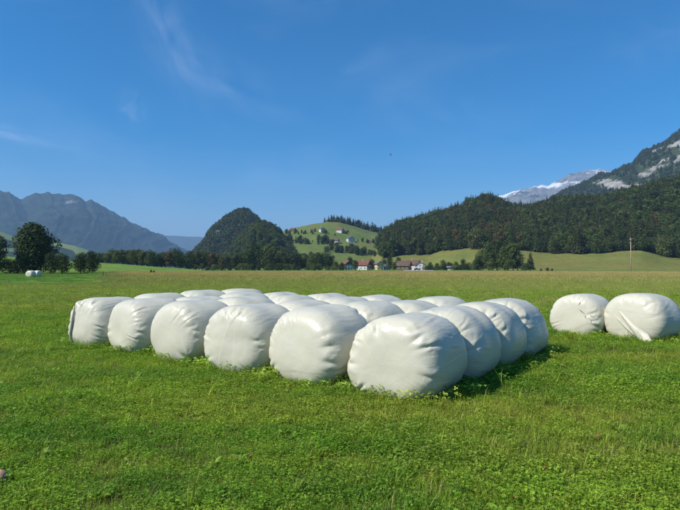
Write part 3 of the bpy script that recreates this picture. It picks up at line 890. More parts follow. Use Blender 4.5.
# ------------------------------------------------------------------ wrapped bales
def film_mat():
    m, k = mat_new('bale_film')
    tc = k.new('ShaderNodeTexCoord'); O = tc.outputs['Object']
    oi = k.new('ShaderNodeObjectInfo')
    sp = k.new('ShaderNodeSeparateXYZ'); k.put(sp.inputs[0], O)
    zz = k.math('SUBTRACT', sp.outputs[2], .48)
    ang = k.math('ARCTAN2', zz, sp.outputs[0])
    rad = k.math('SQRT', k.math('ADD', k.math('MULTIPLY', zz, zz), k.math('MULTIPLY', sp.outputs[0], sp.outputs[0])))
    cv = k.new('ShaderNodeCombineXYZ')                       # streaks that run over the shoulder, along the pull of the film
    k.put(cv.inputs[0], k.math('COSINE', ang)); k.put(cv.inputs[1], k.math('SINE', ang)); k.put(cv.inputs[2], k.math('MULTIPLY', k.math('ADD', sp.outputs[1], rad), .22))
    off = k.new('ShaderNodeVectorMath', operation='ADD'); k.put(off.inputs[0], cv.outputs[0])
    rv = k.new('ShaderNodeCombineXYZ'); k.put(rv.inputs[0], k.math('MULTIPLY', oi.outputs['Random'], 40.0)); k.put(off.inputs[1], rv.outputs[0])
    streak = k.noise(off.outputs[0], 9.0, 6, .66, .25)
    o2 = k.new('ShaderNodeVectorMath', operation='ADD'); k.put(o2.inputs[0], O); k.put(o2.inputs[1], rv.outputs[0])
    lump = k.noise(o2.outputs[0], 5.0, 4, .55, .6)
    crinkle = k.noise(o2.outputs[0], 26.0, 4, .6, .8)
    fade = k.ramp(rad, .36, .56)
    h = k.math('ADD', k.math('ADD', k.math('MULTIPLY', k.math('MULTIPLY', k.math('SUBTRACT', streak, .5), fade), .6), k.math('MULTIPLY', lump, .55)), k.math('MULTIPLY', crinkle, .06))
    dirt = k.ramp(k.noise(o2.outputs[0], 2.2, 5, .6), .40, .75)
    c = k.mix(k.math('MULTIPLY', dirt, .55), (.560, .552, .450), (.500, .490, .385))
    low = k.math('MULTIPLY', k.ramp(sp.outputs[2], .03, .22, 1, 0), k.ramp(k.noise(o2.outputs[0], 14, 4, .7), .40, .66))
    c = k.mix(k.math('MULTIPLY', low, .35), c, (.36, .37, .19))                     # grass stains near the ground
    speck = k.ramp(k.noise(o2.outputs[0], 60, 2, .5), .70, .76)
    c = k.mix(k.math('MULTIPLY', speck, .30), c, (.33, .30, .20))
    rough = k.math('MULTIPLY_ADD', lump, .16, .24)
    b = principled(k, c, rough, .32, bump(k, h, .38, .035))
    t = k.new('ShaderNodeBsdfTranslucent'); k.put(t.inputs[0], (.75, .76, .64, 1))
    mx = k.new('ShaderNodeMixShader'); mx.inputs[0].default_value = .05
    k.put(mx.inputs[1], b); k.put(mx.inputs[2], t.outputs[0])
    finish(k, mx.outputs[0])
    return m
FILM = film_mat()

def superprofile(L, D, n, nv):
    t = np.linspace(-math.pi / 2, math.pi / 2, 4001)
    a = L / 2 * np.sign(np.sin(t)) * np.abs(np.sin(t)) ** (2 / n)
    r = D / 2 * np.abs(np.cos(t)) ** (2 / n)
    s = np.concatenate([[0], np.cumsum(np.hypot(np.diff(a), np.diff(r)))])
    q = np.linspace(0, s[-1], nv + 2)[1:-1]
    return np.interp(q, s, a), np.interp(q, s, r), q, s[-1]

def bale_mesh(seed, L=1.16, D=1.34, H=1.0, nu=150, nv=112, pleat=1.0, n=4.3):
    rng = np.random.default_rng(1000 + seed)
    a, r, s, S = superprofile(L, D, n, nv)
    th = np.linspace(0, 2 * math.pi, nu, endpoint=False)
    TH, A = np.meshgrid(th, a); _, RR = np.meshgrid(th, r); _, SS = np.meshgrid(th, s)
    na_ = np.sign(A) * np.abs(A / (L / 2)) ** (n - 1) / (L / 2); nr_ = (RR / (D / 2)) ** (n - 1) / (D / 2)
    ln = np.hypot(na_, nr_); na_ /= ln; nr_ /= ln
    disp = np.zeros_like(A)
    sh = D / 2 * .84                                        # arc length at the shoulder
    for side, s0 in ((0, sh), (1, S - sh)):
        for _ in range(26):
            t0 = rng.random() * 2 * math.pi; w = rng.uniform(.014, .050); d = rng.uniform(.003, .015) * pleat
            if rng.random() < .22: d *= 1.5; w *= 1.4
            sg = rng.uniform(.05, .16); c0 = s0 + (.05 if side == 0 else -.05) + rng.normal() * .05; kq = rng.normal() * .35
            dt = (TH - t0 - kq * (SS - c0) + math.pi) % (2 * math.pi) - math.pi
            env = np.exp(-((SS - c0) / sg) ** 2)
            taper = w * (1 + 1.2 * np.abs(SS - c0) / sg)
            disp += env * (-d * np.exp(-np.abs(dt) / taper) * 1.25 + .8 * d * np.exp(-((dt - 2.4 * taper) / (1.6 * taper)) ** 2) + .6 * d * np.exp(-((dt + 2.4 * taper) / (1.6 * taper)) ** 2))
    # slack folds that run along the flanks
    for _ in range(30):
        t0 = rng.random() * 2 * math.pi; w = rng.uniform(.012, .03); d = rng.uniform(.0015, .005) * pleat
        c0 = S / 2 + rng.normal() * .2; sg = rng.uniform(.12, .35); kq = rng.normal() * .25
        dt = (TH - t0 - kq * (SS - c0) + math.pi) % (2 * math.pi) - math.pi
        disp += np.exp(-((SS - c0) / sg) ** 2) * d * np.cos(np.clip(dt / w, -4.7, 4.7)) * np.exp(-(dt / (3 * w)) ** 2)
    x = RR * np.cos(TH); z = RR * np.sin(TH)
    # soft lumps of the hay inside
    lump = np.zeros_like(A)
    for _ in range(26):
        kv = rng.normal(size=3) * rng.uniform(3.5, 9); ph = rng.random() * 6.28
        lump += np.sin(kv[0] * x + kv[1] * A + kv[2] * z + ph) / (1 + np.linalg.norm(kv) * .12)
    disp += lump * .0045
    # edges of film layers on the flat faces
    for _ in range(2):
        an = rng.uniform(-.5, .5) + (math.pi / 2 if rng.random() < .3 else 0); o_ = rng.uniform(-.3, .3)
        u = x * math.cos(an) + z * math.sin(an) - o_
        disp += .0028 * np.clip(u / .012, 0, 1) * np.exp(-np.clip(u, 0, 9) / .22) * np.abs(na_) ** 2
    # faint dish on the faces
    disp -= .003 * np.abs(na_) ** 4 * np.exp(-((RR - .34 * D / 1.3) / .05) ** 2) * rng.uniform(.2, 1)
    lean = rng.normal() * .03
    pw = 2.35
    RR = RR / (np.abs(np.cos(TH)) ** pw + np.abs(np.sin(TH)) ** pw) ** (1 / pw)
    x = (RR + disp * nr_) * np.cos(TH); zz = (RR + disp * nr_) * np.sin(TH); y = A + disp * na_
    # the bale slumps under its weight: lower, wider near the ground, flat underneath
    hz = H / D
    zz = zz * hz * 1.075
    x = x * (1 + .05 * np.exp(-((zz + .16) / .30) ** 2)) + lean * zz
    y = y * (1 + .035 * np.exp(-((zz + .16) / .30) ** 2))
    lo = -H * .46
    q = zz - lo
    zz = lo + np.where(q > .09, q, .09 * np.exp(np.clip((q - .09) / .09, -6, 0)))
    z = zz - lo - .035
    V = np.stack([x, y, z], -1).reshape(-1, 3)
    p0 = V[:nu].mean(0); p1 = V[-nu:].mean(0)
    V = np.vstack([V, p0, p1])
    i, j = np.meshgrid(np.arange(nv - 1), np.arange(nu), indexing='ij')
    j2 = (j + 1) % nu
    F = np.stack([i * nu + j, i * nu + j2, (i + 1) * nu + j2, (i + 1) * nu + j], -1).reshape(-1, 4)
    k0, k1 = nv * nu, nv * nu + 1
    jj = np.arange(nu); cap0 = np.stack([np.full(nu, k0), (jj + 1) % nu, jj, jj], 1)
    me = bpy.data.meshes.new('wrapped_bale')
    fl = [tuple(map(int, f)) for f in F] + [(k0, int((q_ + 1) % nu), int(q_)) for q_ in jj] + [(k1, int((nv - 1) * nu + q_), int((nv - 1) * nu + (q_ + 1) % nu)) for q_ in jj]
    me.from_pydata([tuple(map(float, p)) for p in V], [], fl)
    me.polygons.foreach_set('use_smooth', [True] * len(me.polygons))
    me.materials.append(FILM)
    me.update()
    return me

BALES = []                                                   # x, y, azimuth, half width, half length
def bale(seed, x, y, az, label, group=None, **kw):
    o = bpy.data.objects.new('wrapped_bale', bale_mesh(seed, **kw))
    o.location = (x, y, float(ground_z(np.array([x]), np.array([y]))[0])); o.rotation_euler = (0, 0, -R(az))
    BALES.append((x, y, R(az), kw.get('D', 1.34) / 2, kw.get('L', 1.16) / 2))
    link(o)
    return tag(o, label, 'bale', group or 'white wrapped bales in the block')

AZ = 36.8
CD = (math.sin(R(AZ)), math.cos(R(AZ))); RD = (-CD[1], CD[0])
ordn = ['corner', 'second', 'third', 'fourth', 'fifth', 'end']
bq = random.Random(8)
for i in range(6):
    for j in range(4):
        x = .875 + RD[0] * 1.392 * i + CD[0] * 1.19 * j; y = 6.73 + RD[1] * 1.392 * i + CD[1] * 1.19 * j
        x += bq.uniform(-.03, .03); y += bq.uniform(-.03, .03)
        if i == 4 and j == 0: x -= .05; y += .08
        if i == 0 and j == 0: lab = 'white wrapped bale at the corner between the sunlit faces and the shaded flank'
        elif i == 5 and j == 0: lab = 'end bale of the sunlit row with a loose dark slit in its film'
        elif j == 0: lab = 'white wrapped bale, %s from the shaded corner in the row of sunlit faces' % ordn[i]
        elif i == 0: lab = ('white wrapped bale, %s from the corner along the shaded flank' % ordn[j]) if j < 3 else 'white wrapped bale ending the shaded flank, farthest along it from the corner'
        else: lab = 'white bale showing its top, %s back behind the %s sunlit face' % (['', 'one', 'two', 'three'][j], ordn[i] if i < 5 else 'end')
        o = bale(i * 4 + j, x, y, AZ + bq.uniform(-4, 4), lab, D=bq.uniform(1.19, 1.26), H=bq.uniform(1.0, 1.06), L=bq.uniform(1.13, 1.20),
                 nu=210 if (j == 0 or i == 0) else 110, nv=120 if (j == 0 or i == 0) else 80, pleat=bq.uniform(.8, 1.25))
        if (i, j) == (5, 0): END_BALE = o
lone_a = bale(60, 5.60, 12.42, 47, 'smaller lone white bale with dark tears, left of its partner on open grass'.replace('left of its partner', 'beside a larger one'), 'two lone bales', D=1.16, H=.98, L=1.06)
lone_b = bale(62, 6.56, 11.62, 57, 'larger lone white bale with a loose strip of film trailing to the grass', 'two lone bales', D=1.28, H=1.04, L=1.14, pleat=1.1)

def strip(parent, name, pts, widths, mat, nrm, thick=.004, fold=.0):
    """a thin curved band with thickness, along points in the parent's space"""
    pts = [Vector(p) for p in pts]; nrm = Vector(nrm).normalized(); b = MB(); rows = []
    for i, p in enumerate(pts):
        d = (pts[min(i + 1, len(pts) - 1)] - pts[max(i - 1, 0)]).normalized()
        s = d.cross(nrm).normalized()
        rows.append([p + s * widths[i] * u + nrm * (fold * (1 - (2 * u) ** 2)) for u in (-.5, -.25, 0, .25, .5)])
    top = [q for r_ in rows for q in r_]; bot = [q - nrm * thick for q in top]
    n = len(top); fs = []
    for i in range(len(rows) - 1):
        for j in range(4):
            a = i * 5 + j
            fs += [(a, a + 1, a + 6, a + 5), (n + a, n + a + 5, n + a + 6, n + a + 1)]
        fs += [(i * 5, i * 5 + 5, n + i * 5 + 5, n + i * 5), (i * 5 + 4, n + i * 5 + 4, n + i * 5 + 9, i * 5 + 9)]
    m_ = (len(rows) - 1) * 5
    for j in range(4):
        fs += [(j, n + j, n + j + 1, j + 1), (m_ + j, m_ + j + 1, n + m_ + j + 1, n + m_ + j)]
    b.add(top + bot, fs)
    return b.build(name, mat, parent, True)

DARK = simple_mat('dark_gap', (.075, .058, .034), .9, .3, 20)
def face_y(o, x, z):
    """front surface of a bale at a local x, z"""
    ok, p, nn, _ = o.ray_cast(Vector((x, -3, z)), Vector((0, 1, 0)))
    return (p.y if ok else -.5)
bpy.context.view_layer.update()
# the loose strip on the larger lone bale
pts = [(-.16, .62), (-.06, .52), (.05, .41), (.17, .30), (.27, .21), (.36, .12)]
P3 = [(x, face_y(lone_b, x, z) - .012 - .02 * i, z) for i, (x, z) in enumerate(pts)] + [(.44, face_y(lone_b, .36, .12) - .17, .075), (.56, face_y(lone_b, .36, .12) - .20, .045)]
strip(lone_b, 'film_strip', P3, [.05, .09, .11, .13, .17, .22, .20, .06], FILM, (0, -1, .25), fold=.035)
P3 = [(x - .10, face_y(lone_b, x - .10, z - .10) - .008, z - .10) for (x, z) in pts[:5]]
strip(lone_b, 'film_fold', P3, [.015, .05, .06, .05, .02], FILM, (0, -1, .25), fold=.022)
# tears on the smaller lone bale
for (x0, z0, x1, z1) in ((.20, .80, .16, .70), (.17, .62, .30, .52), (.30, .50, .33, .42), (.40, .50, .48, .47), (.42, .40, .44, .35)):
    P3 = [(x0 + (x1 - x0) * t + .012 * math.sin(9 * t), face_y(lone_a, x0 + (x1 - x0) * t, z0 + (z1 - z0) * t) - .003, z0 + (z1 - z0) * t) for t in (0, .33, .66, 1)]
    strip(lone_a, 'tear', P3, [.003, .014, .011, .002], DARK, (.3, -1, .2), thick=.003)
# the slit on the end bale, with a lifted lip of film beside it
zs = [.80, .68, .54, .40, .26, .12, .02]
P3 = [(-.22 + .03 * math.sin(i), face_y(END_BALE, -.22, z) - .004, z) for i, z in enumerate(zs)]
strip(END_BALE, 'slit', P3, [.004, .008, .014, .018, .017, .018, .025], DARK, (0, -1, .1), thick=.003)
P3 = [(-.27 + .03 * math.sin(i), face_y(END_BALE, -.27, z) - .012, z) for i, z in enumerate(zs)]
strip(END_BALE, 'film_lip', P3, [.015, .03, .045, .05, .05, .06, .07], FILM, (.3, -1, .1), fold=.03)
P3 = [(-.42 + .05 * t, face_y(END_BALE, -.42 + .05 * t, .45 + .06 * t) - .004, .45 + .06 * t) for t in (0, .5, 1)]
strip(END_BALE, 'tear', P3, [.004, .022, .004], DARK, (0, -1, .1), thick=.003)
# two small bales far off under the tall tree
for sd, px, r, az, lab in ((70, 31, 109, 15, 'wide white bale lying under the tall spreading tree'), (71, 37.5, 111, -75, 'narrow white bale partly beside the wide one under the tall tree')):
    p = at_px(px, r)
    bale(sd, p.x, p.y, az, lab, 'far white bales under the tall tree', nu=48, nv=36, D=1.5 if sd == 70 else 1.2, H=1.15)

# ------------------------------------------------------------------ grass and clover
def blades(rng, n, rad, hl, w, bend=.6, segs=3, spread=.5):
    """n bent blades"""
    V, F, var = [], [], []
    for _ in range(n):
        q = rad * math.sqrt(rng.random()); a = rng.random() * 6.283
        o = np.array([q * math.cos(a), q * math.sin(a), 0.]); L = rng.uniform(*hl); da = rng.random() * 6.283
        d = np.array([math.cos(da), math.sin(da), 0]); side = np.array([-d[1], d[0], 0]) * w * rng.uniform(.6, 1.3)
        ti = rng.uniform(.05, spread); bd = rng.uniform(.2, 1) * bend
        p = o.copy(); b = len(V); cv = rng.random()
        for s in range(segs + 1):
            t = s / segs; ww = side * (1 - t) ** .7 * (.9 if s else .7)
            if s < segs: V += [p - ww, p + ww]
            else: V += [p, p + 1e-4]
            an = ti + bd * t * 1.3
            p = p + (d * math.sin(an) + np.array([0, 0, 1]) * math.cos(an)) * L / segs
        for s in range(segs):
            F.append((b + 2 * s, b + 2 * s + 1, b + 2 * s + 3, b + 2 * s + 2)); var.append(cv)
    return V, F, var

def clover(rng, n, rad, hz, ls):
    V, F, var = [], [], []
    for _ in range(n):
        q = rad * math.sqrt(rng.random()); a = rng.random() * 6.283
        base = np.array([q * math.cos(a), q * math.sin(a), 0.]); h = rng.uniform(*hz); la = rng.random() * 6.283
        top = base + np.array([math.cos(la) * h * .35, math.sin(la) * h * .35, h]); cv = rng.random() * .92
        b = len(V); sd = np.array([-math.sin(la), math.cos(la), 0]) * .0009
        V += [base - sd, base + sd, top + sd, top - sd]; F.append((b, b + 1, b + 2, b + 3)); var.append(.3)
        tilt = rng.normal(0, .35, 2); s = rng.uniform(*ls)
        nrm = np.array([tilt[0], tilt[1], 1.]); nrm /= np.linalg.norm(nrm)
        e1 = np.cross(nrm, [math.sin(la), math.cos(la), .1]); e1 /= np.linalg.norm(e1); e2 = np.cross(nrm, e1)
        for i in range(3):
            an = i * 2.094 + rng.random() * .25
            u = e1 * math.cos(an) + e2 * math.sin(an); w = -e1 * math.sin(an) + e2 * math.cos(an)
            lift = nrm * s * rng.uniform(.0, .35)
            b = len(V)
            # two halves of a leaflet folded along the midrib
            V += [top, top + u * s * .55 + w * s * .46 + lift, top + u * s * 1.05 + w * s * .22 + lift, top + u * s * 1.0 + nrm * s * .02, top + u * s * 1.05 - w * s * .22 + lift, top + u * s * .55 - w * s * .46 + lift]
            F += [(b, b + 3, b + 2, b + 1), (b, b + 5, b + 4, b + 3)]; var += [cv, min(1, cv + .08)]
    return V, F, var

def rosette(rng, n, L, w):
    V, F, var = [], [], []
    for i in range(n):
        a = i * 6.283 / n + rng.random(); d = np.array([math.cos(a), math.sin(a), 0]); sd = np.array([-d[1], d[0], 0])
        l = rng.uniform(*L); ww = l * w * rng.uniform(.8, 1.2); up = rng.uniform(.4, 1.1); b = len(V); cv = rng.random() * .9
        p = np.zeros(3)
        for s, wd in enumerate((.15, .55, 1.0, .8, .05)):
            an = up - s * .32
            V += [p - sd * ww * wd * .5 + np.array([0, 0, .12 * ww * wd]), p.copy(), p + sd * ww * wd * .5 + np.array([0, 0, .12 * ww * wd])]
            p = p + (d * math.cos(an) + np.array([0, 0, 1]) * math.sin(an)) * l / 4
        for s in range(4):
            k_ = b + 3 * s
            F += [(k_, k_ + 1, k_ + 4, k_ + 3), (k_ + 1, k_ + 2, k_ + 5, k_ + 4)]; var += [cv, cv]
    return V, F, var

def seeds_stalks(rng, n, rad, hl, w):
    """thin stalks with a seed head"""
    V, F, var = [], [], []
    for _ in range(n):
        q = rad * math.sqrt(rng.random()); a = rng.random() * 6.283; L = rng.uniform(*hl); da = rng.random() * 6.283
        o = np.array([q * math.cos(a), q * math.sin(a), 0.]); t = o + np.array([math.cos(da) * L * .2, math.sin(da) * L * .2, L]); sd = np.array([-math.sin(da), math.cos(da), 0]) * w
        b = len(V); V += [o - sd * .5, o + sd * .5, t + sd * .5, t - sd * .5]; F.append((b, b + 1, b + 2, b + 3)); var.append(.5)
        b = len(V); m_ = o + (t - o) * .80; V += [m_, t * .55 + m_ * .45 + sd * 2.2, t * 1.02 - o * .02, t * .55 + m_ * .45 - sd * 2.2]; F.append((b, b + 1, b + 2, b + 3)); var.append(rng.random() * .9)
    return V, F, var

def pm(parts, mats):
    """several patches of one kind with their own material, as one mesh"""
    V, F, var, mi = [], [], [], []
    for i, (v, f, q) in enumerate(parts):
        b = len(V); V += [tuple(p) for p in v]; F += [tuple(k_ + b for k_ in g) for g in f]; var += q; mi += [i] * len(f)
    me = np_mesh('tuft', np.array(V), np.array(F), mats, False, {'var': var})
    me.polygons.foreach_set('material_index', np.array(mi, np.int32))
    return me

G_CLOVER = grass_mat('clover_leaf', (.92, 1.0, .85), transl=.36, gloss=.22)
G_BLADE = grass_mat('grass_blade', (1.22, 1.10, 1.05), transl=.38)
G_BROAD = grass_mat('broad_leaf', (1.10, 1.15, 1.1), transl=.35, gloss=.4)
G_STRAW = grass_mat('straw_stalk', straw=.42, transl=.25)
G_DRY = grass_mat('dry_blade', straw=.92, transl=.2)
gr = np.random.default_rng(4)
near_protos = [pm([clover(gr, 52, .09, (.015, .065), (.0048, .0095))], [G_CLOVER]) for _ in range(4)] \
    + [pm([blades(gr, 46, .085, (.025, .085), .0018, 1.1, spread=1.1)], [G_BLADE]) for _ in range(4)] \
    + [pm([rosette(gr, 7, (.06, .12), .30)], [G_BROAD]), pm([rosette(gr, 6, (.05, .10), .42)], [G_BROAD])] \
    + [pm([blades(gr, 6, .05, (.05, .14), .0016, 1.2, spread=1.3)], [G_DRY])] \
    + [pm([blades(gr, 12, .03, (.10, .22), .0028, .9)], [G_BLADE]), pm([clover(gr, 14, .07, (.07, .15), (.012, .022)), blades(gr, 6, .05, (.10, .18), .003)], [G_BROAD, G_BLADE])]
NEAR = proto_collection('near_grass', near_protos)
mid_protos = [pm([clover(gr, 45, .22, (.03, .09), (.016, .028)), blades(gr, 90, .24, (.06, .13), .0042, segs=2)], [G_CLOVER, G_BLADE]) for _ in range(3)] \
    + [pm([blades(gr, 130, .24, (.06, .15), .0042, segs=2)], [G_BLADE]) for _ in range(2)] \
    + [pm([blades(gr, 90, .28, (.07, .16), .005, segs=2), seeds_stalks(gr, 34, .28, (.12, .26), .0035)], [G_BLADE, G_STRAW]) for _ in range(3)]
MIDG = proto_collection('mid_grass', mid_protos)
far_protos = [pm([blades(gr, 150, .9, (.10, .22), .016, segs=2), seeds_stalks(gr, 90, .9, (.18, .36), .010)], [G_BLADE, G_STRAW]) for _ in range(3)] \
    + [pm([blades(gr, 170, .9, (.05, .10), .016, segs=2)], [G_BLADE]) for _ in range(2)]
FARG = proto_collection('far_grass', far_protos)

def ring_points(rng, r0, r1, density, amax=40.0):
    n = int(.5 * 2 * R(amax) * (r1 * r1 - r0 * r0) * density)
    a = rng.uniform(-R(amax), R(amax), n); r = np.sqrt(rng.uniform(r0 * r0, r1 * r1, n))
    return np.sin(a) * r, np.cos(a) * r
def outside_bales(x, y, m=.86):
    ok = np.ones(len(x), bool); d = np.full(len(x), 9.)
    for (bx, by, az, hw, hl) in BALES:
        u = (x - bx) * math.cos(az) - (y - by) * math.sin(az); v = (x - bx) * math.sin(az) + (y - by) * math.cos(az)
        q = ((np.abs(u) / hw) ** 3 + (np.abs(v) / hl) ** 3) ** (1 / 3)
        ok &= q > m; d = np.minimum(d, q)
    return ok, d
def rot_of(rng, n, tilt=.12):
    return np.stack([rng.normal(0, tilt, n), rng.normal(0, tilt, n), rng.random(n) * 6.283], 1)

g = np.random.default_rng(21)
X, Y, S_, I_ = [], [], [], []
def put(x, y, s, ix):
    X.append(x); Y.append(y); S_.append(s); I_.append(ix)
for (r0, r1, dn, sm) in ((2.2, 6.5, 330, 1.0), (6.5, 11, 215, 1.15), (11, 19, 105, 1.45)):
    x, y = ring_points(g, r0, r1, dn)
    ok, d = outside_bales(x, y); x, y, d = x[ok], y[ok], d[ok]
    patch = fbm(x * .75, y * 1.1, 4) + .25 * fbm(x * 3, y * 3, 2)
    p_cl = np.clip(.46 + 1.3 * patch, .12, .85)
    u = g.random(len(x)); ix = np.where(u < p_cl, g.integers(0, 4, len(x)), g.integers(4, 8, len(x)))
    v = g.random(len(x))
    ix = np.where(v < .020, g.integers(8, 10, len(x)), ix)
    ix = np.where((v > .020) & (v < .080), 10, ix)
    ix = np.where((v > .080) & (v < .092), 11, ix)
    s = sm * g.uniform(.7, 1.3, len(x)) * (1 + .35 * fbm(x * .5 + 9, y * .5, 3))
    put(x, y, s, ix)
# lush weeds that the mower missed along the foot of the bales
for (bx, by, az, hw, hl) in BALES[:26]:
    n = 170
    t = g.random(n) * 6.283; k_ = g.uniform(.96, 1.42, n)
    den = (np.abs(np.cos(t)) ** 3 + np.abs(np.sin(t)) ** 3) ** (1 / 3)
    u = np.cos(t) / den * hw * k_; v = np.sin(t) / den * hl * k_
    x = bx + u * math.cos(az) + v * math.sin(az); y = by - u * math.sin(az) + v * math.cos(az)
    ok, d = outside_bales(x, y, .95); x, y = x[ok], y[ok]
    put(x, y, g.uniform(.65, 1.3, len(x)), g.choice([12, 12, 12, 8, 9, 11, 4, 1], len(x)))
x, y, s, ix = (np.concatenate(q_) for q_ in (X, Y, S_, I_))
z = ground_z(x, y)
scatter('meadow_sward', 'short green clover and grass sward around the bales', 'grass', np.stack([x, y, z], 1), s, rot_of(g, len(x)), ix, NEAR)
na_ = len(x)

x1, y1 = ring_points(g, 17, 30, 17, 38); x2, y2 = ring_points(g, 30, 62, 7.5, 38)
x, y = np.concatenate([x1, x2]), np.concatenate([y1, y2])
pdry = np.clip((y - 16) / 60 + .6 * fbm(x * .1, y * .1, 3), 0, 1)
mown = (x + .42 * y < -2) & (y > 50)
ix = np.where(g.random(len(x)) < pdry * ~mown, g.integers(5, 8, len(x)), g.integers(0, 5, len(x)))
s = g.uniform(.6, 1.05, len(x)) * np.where(mown, .6, 1)
scatter('tall_sward', 'olive meadow grass with pale seed heads beyond the bales', 'grass', np.stack([x, y, ground_z(x, y)], 1), s, rot_of(g, len(x), .05), ix, MIDG)
nb_ = len(x)
x, y = ring_points(g, 58, 238, .55, 37)
mown = (x + .42 * y < -2)
ix = np.where(mown, g.integers(3, 5, len(x)), g.integers(0, 3, len(x)))
scatter('straw_sward', 'pale straw coloured grass of the far field', 'grass', np.stack([x, y, ground_z(x, y)], 1), g.uniform(.6, 1.1, len(x)), rot_of(g, len(x), .03), ix, FARG)
print('tufts', na_, nb_, len(x))

# withered leaves lying on the sward
def leaf_litter():
    m = simple_mat('withered_leaf', (.20, .095, .040), .95, .35, 40)
    lq = random.Random(2)
    V = [(0, -.5, 0), (.22, -.2, .05), (.26, .12, .08), (0, .55, .02), (-.26, .12, .10), (-.22, -.2, .06), (0, -.1, -.02), (0, .2, -.02)]
    me = bpy.data.meshes.new('fallen_leaf')
    top = [(x, y, z + .02) for x, y, z in V]; F = [(0, 1, 6), (1, 2, 7, 6), (2, 3, 7), (3, 4, 7), (4, 5, 6, 7), (5, 0, 6)]
    me.from_pydata(V + top, [], [tuple(reversed(f)) for f in F] + [tuple(i + 8 for i in f) for f in F]); me.materials.append(m)
    for px, py in ((367, 442), (405, 427), (545, 467), (515, 497), (58, 452), (250, 455), (235, 458), (470, 452), (150, 432), (598, 436), (330, 470)):
        az, te = pix_az_el(px, py); r = -(CAM_H - .065) / te
        o = link(bpy.data.objects.new('fallen_leaf', me)); o.location = (math.sin(az) * r, math.cos(az) * r, .065)
        o.rotation_euler = (lq.uniform(-.5, .5), lq.uniform(-.5, .5), lq.uniform(0, 6.28)); o.scale = (lq.uniform(.038, .06),) * 3
        tag(o, 'small withered reddish brown leaf lying on the green sward', 'leaf', 'withered leaves on the grass')
leaf_litter()
# a bare stone in the grass
def stone():
    rng = np.random.default_rng(3); bm = bmesh.new(); bmesh.ops.create_icosphere(bm, subdivisions=3, radius=1)
    for v in bm.verts:
        n_ = v.co.copy(); v.co *= 1 + .18 * math.sin(3.1 * n_.x + 1) * math.cos(2.7 * n_.y) + .06 * math.sin(7 * n_.z + 5 * n_.x)
        v.co = Vector((v.co.x * .085, v.co.y * .06, v.co.z * .045))
    me = bpy.data.meshes.new('stone'); bm.to_mesh(me); bm.free()
    for p in me.polygons: p.use_smooth = True
    me.materials.append(simple_mat('brown_stone', (.40, .25, .16), .9, .25, 25))
    o = link(bpy.data.objects.new('stone', me)); o.location = (-2.47, 3.88, .045)
    tag(o, 'small brown stone half sunk in the clover', 'stone')
stone()

# ------------------------------------------------------------------ houses
M_WHITE = simple_mat('white_render', (.60, .58, .54), .9, .08, .6)
M_CREAM = simple_mat('yellow_render', (.58, .47, .24), .9, .06, .6)
M_PALE = simple_mat('pale_blue_render', (.50, .54, .58), .9, .06, .6)
M_WOODW = simple_mat('brown_boards', (.16, .095, .055), .9, .2, .8)
M_RED = simple_mat('red_tiles', (.17, .075, .055), .9, .2, .7)
M_BROWN = simple_mat('brown_tiles', (.12, .078, .060), .9, .2, .7)
M_GREY = simple_mat('grey_tiles', (.13, .13, .14), .85, .2, .7)
M_GLASS = simple_mat('window_glass', (.045, .055, .07), .15, .1, 1, .6)
M_FRAME = simple_mat('white_frame', (.75, .75, .73), .7, .05, 1)

